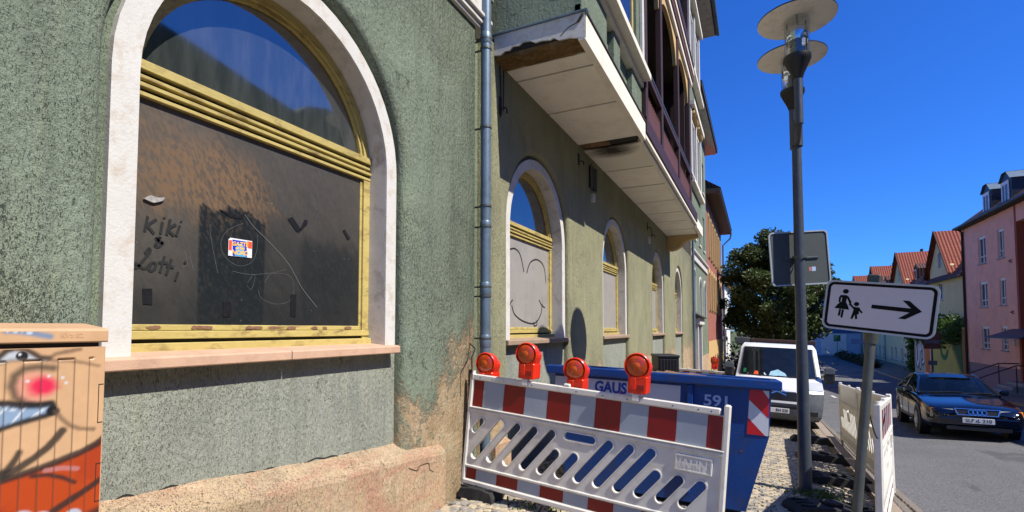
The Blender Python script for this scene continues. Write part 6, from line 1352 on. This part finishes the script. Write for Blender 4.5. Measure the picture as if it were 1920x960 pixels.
def leaves(name, mats, parent, pts, size, n_per=1, flat=0.):
    """many small leaf faces at the given points"""
    rr = np.random.default_rng(5); V = []; F = []
    for (x, y, z) in pts:
        a = Vector(rr.normal(size=3)).normalized(); b = Vector(rr.normal(size=3)); b = (b - a * b.dot(a)).normalized(); s_ = size * rr.uniform(.6, 1.35); o = len(V); c = Vector((x, y, z)); k = a.cross(b) * s_ * .25
        V += [c - a * s_, c + b * s_ * .55 + k, c + a * s_ * 1.1, c - b * s_ * .55 + k]; F.append((o, o + 1, o + 2, o + 3))
    me = bpy.data.meshes.new(name); me.from_pydata(V, [], F); me.materials.append(mats); o = bpy.data.objects.new(name, me); COL.objects.link(o)
    if parent: put(o, parent)
    return o
rg = np.random.default_rng(11)
pts = []
for j in range(5200):
    y = rg.uniform(44.2, 56.6); t = rg.random(); z = 1.75 + rg.normal() * .35 - (t ** 4) * .8 * (.3 + .7 * math.sin(y * 1.7) ** 2); pts.append((12.35 - abs(rg.normal()) * .28 + (.4 if z > 1.8 else 0) * rg.random(), y, z))
for j in range(1200): pts.append((12.5 + rg.normal() * .2, 56.6 + rg.normal() * .2, rg.uniform(-2.1, 1.6)))
iv = leaves('ivy', m_ivy, None, pts, .16); stuff(iv); tag(iv, 'bright green ivy hanging over the graffiti wall', 'ivy')
# pale blue building closing the street
bb = thing('blue_building', 'pale blue building with white roller doors closing the street', 'building', (9, 87, -2.1))
def facade_y(parent, y, x0, x1, z0, z1, wallm, nm='wall'): return MB().box((x0, y, z0), (x1, y + 8, z1)).build(nm, wallm, parent)
facade_y(bb, 88, 7.0, 13.4, -2.4, 6.5, m_bluehouse); MB().box((8.4, 87.94, -2.0), (11.6, 87.99, 1.0)).build('roller_door', m_whitehouse, bb)
for j in range(9): MB().box((8.4, 87.92, -1.9 + j * .32), (11.6, 87.938, -1.64 + j * .32)).build('door_slat', m_whitehouse, bb)
MB().box((7.0, 87.9, 1.1), (13.3, 87.97, 1.9)).build('fascia_band', m_bluepaint, bb)
for j in range(3): wn = MB().box((8.0 + j * 1.7, 87.96, 2.6), (9.0 + j * 1.7, 87.99, 4.2)).build('window', m_glass2, bb); MB().box((7.95 + j * 1.7, 87.93, 2.5), (9.05 + j * 1.7, 87.955, 2.6)).build('sill', m_pvc, wn)
MB().add([(6.7, 87.6, 6.5), (13.6, 87.6, 6.5), (13.6, 92, 9.0), (6.7, 92, 9.0)], [(0, 1, 2, 3)]).build('roof', m_tiledark, bb)
b2 = thing('blue_shed', 'dark blue clad shed beside the pale blue building', 'building', (5, 92, -2.1)); MB().box((2.0, 92, -2.4), (6.9, 99, 7.0)).build('wall', m_bluepaint, b2)
for j in range(12): MB().box((2.05 + j * .4, 91.95, -2.0), (2.2 + j * .4, 91.99, 7.0)).build('cladding_rib', m_bluepaint, b2)
MB().box((1.9, 91.8, 7.0), (7.0, 99.2, 7.2)).build('roof', m_slate, b2)
# low dark hedge on the far right pavement
pts = [(10.2 + rg.normal() * .25, rg.uniform(60, 84), -2.05 + abs(rg.normal()) * .28) for j in range(4000)]
hd_ = leaves('hedge', m_hedge, None, pts, .16); stuff(hd_); tag(hd_, 'low dark hedge along the far pavement', 'hedge')
# far signs and lamp
def far_sign(x, y, w_, h_, zc, mm, lab, nm='road_sign'):
    t = thing(nm, lab, 'road sign', (x, y, zg(y))); MB().tube([(x, y, zg(y)), (x, y, zc + h_ / 2)], .04, 8).build('pole', m_galv, t); MB().plate([(x - w_ / 2, zc - h_ / 2), (x + w_ / 2, zc - h_ / 2), (x + w_ / 2, zc + h_ / 2), (x - w_ / 2, zc + h_ / 2)], [], y - .05, y - .03, lambda u, v, d: (u, d, v)).build('panel', mm, t); return t
far_sign(9.0, 76, .75, .8, .55, mat('green_sign', lin(30, 84, 60), .5), 'small green sign on a thin post before the roller door')
far_sign(11.2, 74, 2.0, .65, .2, mat('blue_grey_sign', lin(120, 140, 170), .5), 'wide blue grey direction sign in front of the yellow row')
fl = thing('street_lamp', 'distant small street lamp with brown sign board by the graffiti wall', 'street lamp', (10.6, 43.5, zg(43.5)))
fx_, fy_ = 10.7, 44.0
MB().tube([(fx_, fy_, zg(44)), (fx_, fy_, 2.6)], .06, 10).build('pole', m_post, fl, smooth=True); MB().lathe([(.05, 2.5), (.18, 2.75), (.19, 2.8), (0, 2.8)], 16, Matrix.Translation((fx_, fy_, 0)), False).build('lamp_head', m_black, fl, smooth=True); MB().lathe([(.16, 2.801), (.16, 3.2)], 16, Matrix.Translation((fx_, fy_, 0)), False).build('glass_cylinder', m_lampglass, fl, smooth=True); MB().lathe([(.0, 3.26), (.55, 3.2), (.55, 3.22), (0, 3.3)], 24, Matrix.Translation((fx_, fy_, 0)), False).build('disc_shade', m_black, fl, smooth=True)
MB().box((fx_ - .45, fy_ - .12, .35), (fx_ + .45, fy_ - .08, 1.45)).build('sign_board', m_maroon2, fl); MB().box((fx_ - .42, fy_ - .14, .72), (fx_ + .42, fy_ - .125, .95)).build('sign_stripe', m_bumper, fl); MB().box((fx_ - .25, fy_ - .12, -.75), (fx_ + .25, fy_ - .08, -.45)).build('small_plate', m_bumper, fl)
# house on the near right, seen only as a reflection in the big window
nh = thing('opposite_house', 'grey house across the road, seen only mirrored in the arched window', 'house', (14, 8, 0))
m_oppwall = mat('grey_render', lin(120, 118, 110), .9, .1, 1)
MB().plate([(-14, -1.5), (20.5, -1.5), (20.5, 8.2), (-14, 8.2)], [], 12.8, 13.1, yz).build('wall', m_oppwall, nh); MB().box((13.11, -14, -1.5), (22, 20.5, 8.1)).build('core', m_oppwall, nh)
MB().add([(12.4, -14.4, 8.21), (12.4, 20.9, 8.21), (17.5, 16.5, 12.6), (17.5, -10, 12.6), (22.5, 20.9, 8.21), (22.5, -14.4, 8.21)], [(0, 1, 2, 3), (3, 2, 4, 5), (1, 4, 2), (0, 3, 5)]).build('roof', m_tiledark, nh)
for yc in (-11, -8, -5, -2, 1, 4, 7, 10, 13, 16.5):
    for zc in (1.2, 4.6): wn = MB().box((12.76, yc - .5, zc - .8), (12.795, yc + .5, zc + .8)).build('window', m_glass2, nh); MB().box((12.74, yc - .58, zc - .9), (12.795, yc + .58, zc - .8)).build('sill', m_pvc, wn)

# wooded slope behind the opposite houses (mirrored in the big window)
HILL = [(-40, -2.5), (-40, 15), (-10, 19), (8, 21.5), (13, 21), (17, 20.2), (20, 19.8), (24, 19.1), (28, 18.5), (29, 19.4), (31, 20), (33, 20.2), (35, 19.4), (37, 17.5), (41, 13), (44, 6), (46, -2.5)]
struct(MB().plate(HILL, [], 26, 60, yz).build('hill', m_terrain, smooth=False))
# ---------------------------------------------------------------- tree behind the van
tr = thing('tree', 'large leafy tree behind the white van and the lamp post', 'tree', (1.0, 44, zg(44)))
TB = Vector((1.0, 44, zg(44) - .1)); rr_ = random.Random(21)
tk = MB(); tk.tube([TB, TB + Vector((.1, 0, 2)), TB + Vector((.3, .1, 4)), TB + Vector((.6, 0, 7)), TB + Vector((.7, 0, 9.8))], [.34, .28, .24, .15, .04], 10)
tips = []
for j in range(34):
    h = 2.4 + 7.0 * j / 34; a = j * 2.4 + rr_.uniform(-.4, .4); L_ = (4.6 * (1 - ((h - 4.6) / 7.2) ** 2) if h > 3 else 3.4) * rr_.uniform(.6, .92) * (1 if h < 6 else .8)
    p0 = TB + Vector((.07 * h, 0, h)); p1 = p0 + Vector((math.cos(a) * L_ * .5, math.sin(a) * L_ * .5, .5)); p2 = p0 + Vector((math.cos(a) * L_, math.sin(a) * L_, 1.1 + rr_.uniform(-.4, .6)))
    tk.tube([p0, p1, p2], [.09, .05, .015], 6, False)
    for f_ in (.4, .6, .8, 1.0, 1.05): tips.append(p0.lerp(p2, f_) + Vector((rr_.uniform(-.5, .5), rr_.uniform(-.5, .5), rr_.uniform(-.1, .6))))
tips += [TB + Vector((.7, 0, 9.9)), TB + Vector((.6, .2, 9.2)), TB + Vector((.75, 0, 10.6)), TB + Vector((2.6, 0, 10.3)), TB + Vector((3.0, .2, 9.6))]
tk.build('trunk', m_trunk, tr, smooth=True)
pts = []
for tp in tips:
    s_ = rr_.uniform(.5, .95)
    for j in range(300):
        v = rg.normal(size=3); v /= np.linalg.norm(v) + 1e-9; v *= s_ * rg.random() ** .45; pts.append((tp.x + v[0] * 1.15, tp.y + v[1] * 1.15, tp.z + v[2] * .8))
cr_ = leaves('crown', m_leaf, tr, pts, .13)
# bushes at its foot
bu = [(.6 + rg.normal() * 1.3, 47 + rg.normal() * 1.0, zg(47) + abs(rg.normal()) * 1.3) for j in range(7000)]
bo_ = leaves('shrub', m_hedge, None, bu, .14); tag(bo_, 'dark shrub mass under the large tree', 'shrub'); stuff(bo_)
# weeds at the lamp foot and along the kerb
wd_ = []
for j in range(420): a = rg.random() * 6.28; r_ = abs(rg.normal()) * .16 + .07; x, y = LX + .12 + r_ * math.cos(a), LY - .12 + r_ * math.sin(a); wd_.append((x, y, zs(x, y) + abs(rg.normal()) * .035))
for j in range(260): x, y = rg.uniform(.5, 1.15), rg.uniform(5.7, 8.6); wd_.append((x, y, zs(x, y) + abs(rg.normal()) * .015))
for j in range(160): x, y = -1.9 + rg.normal() * .3, 4.55 + rg.normal() * .12; wd_.append((x, y, zs(x, y) + abs(rg.normal()) * .02))
wo_ = leaves('weeds', m_weed, None, wd_, .022); stuff(wo_); tag(wo_, 'sparse green weeds between the paving stones at the lamp foot', 'weeds')
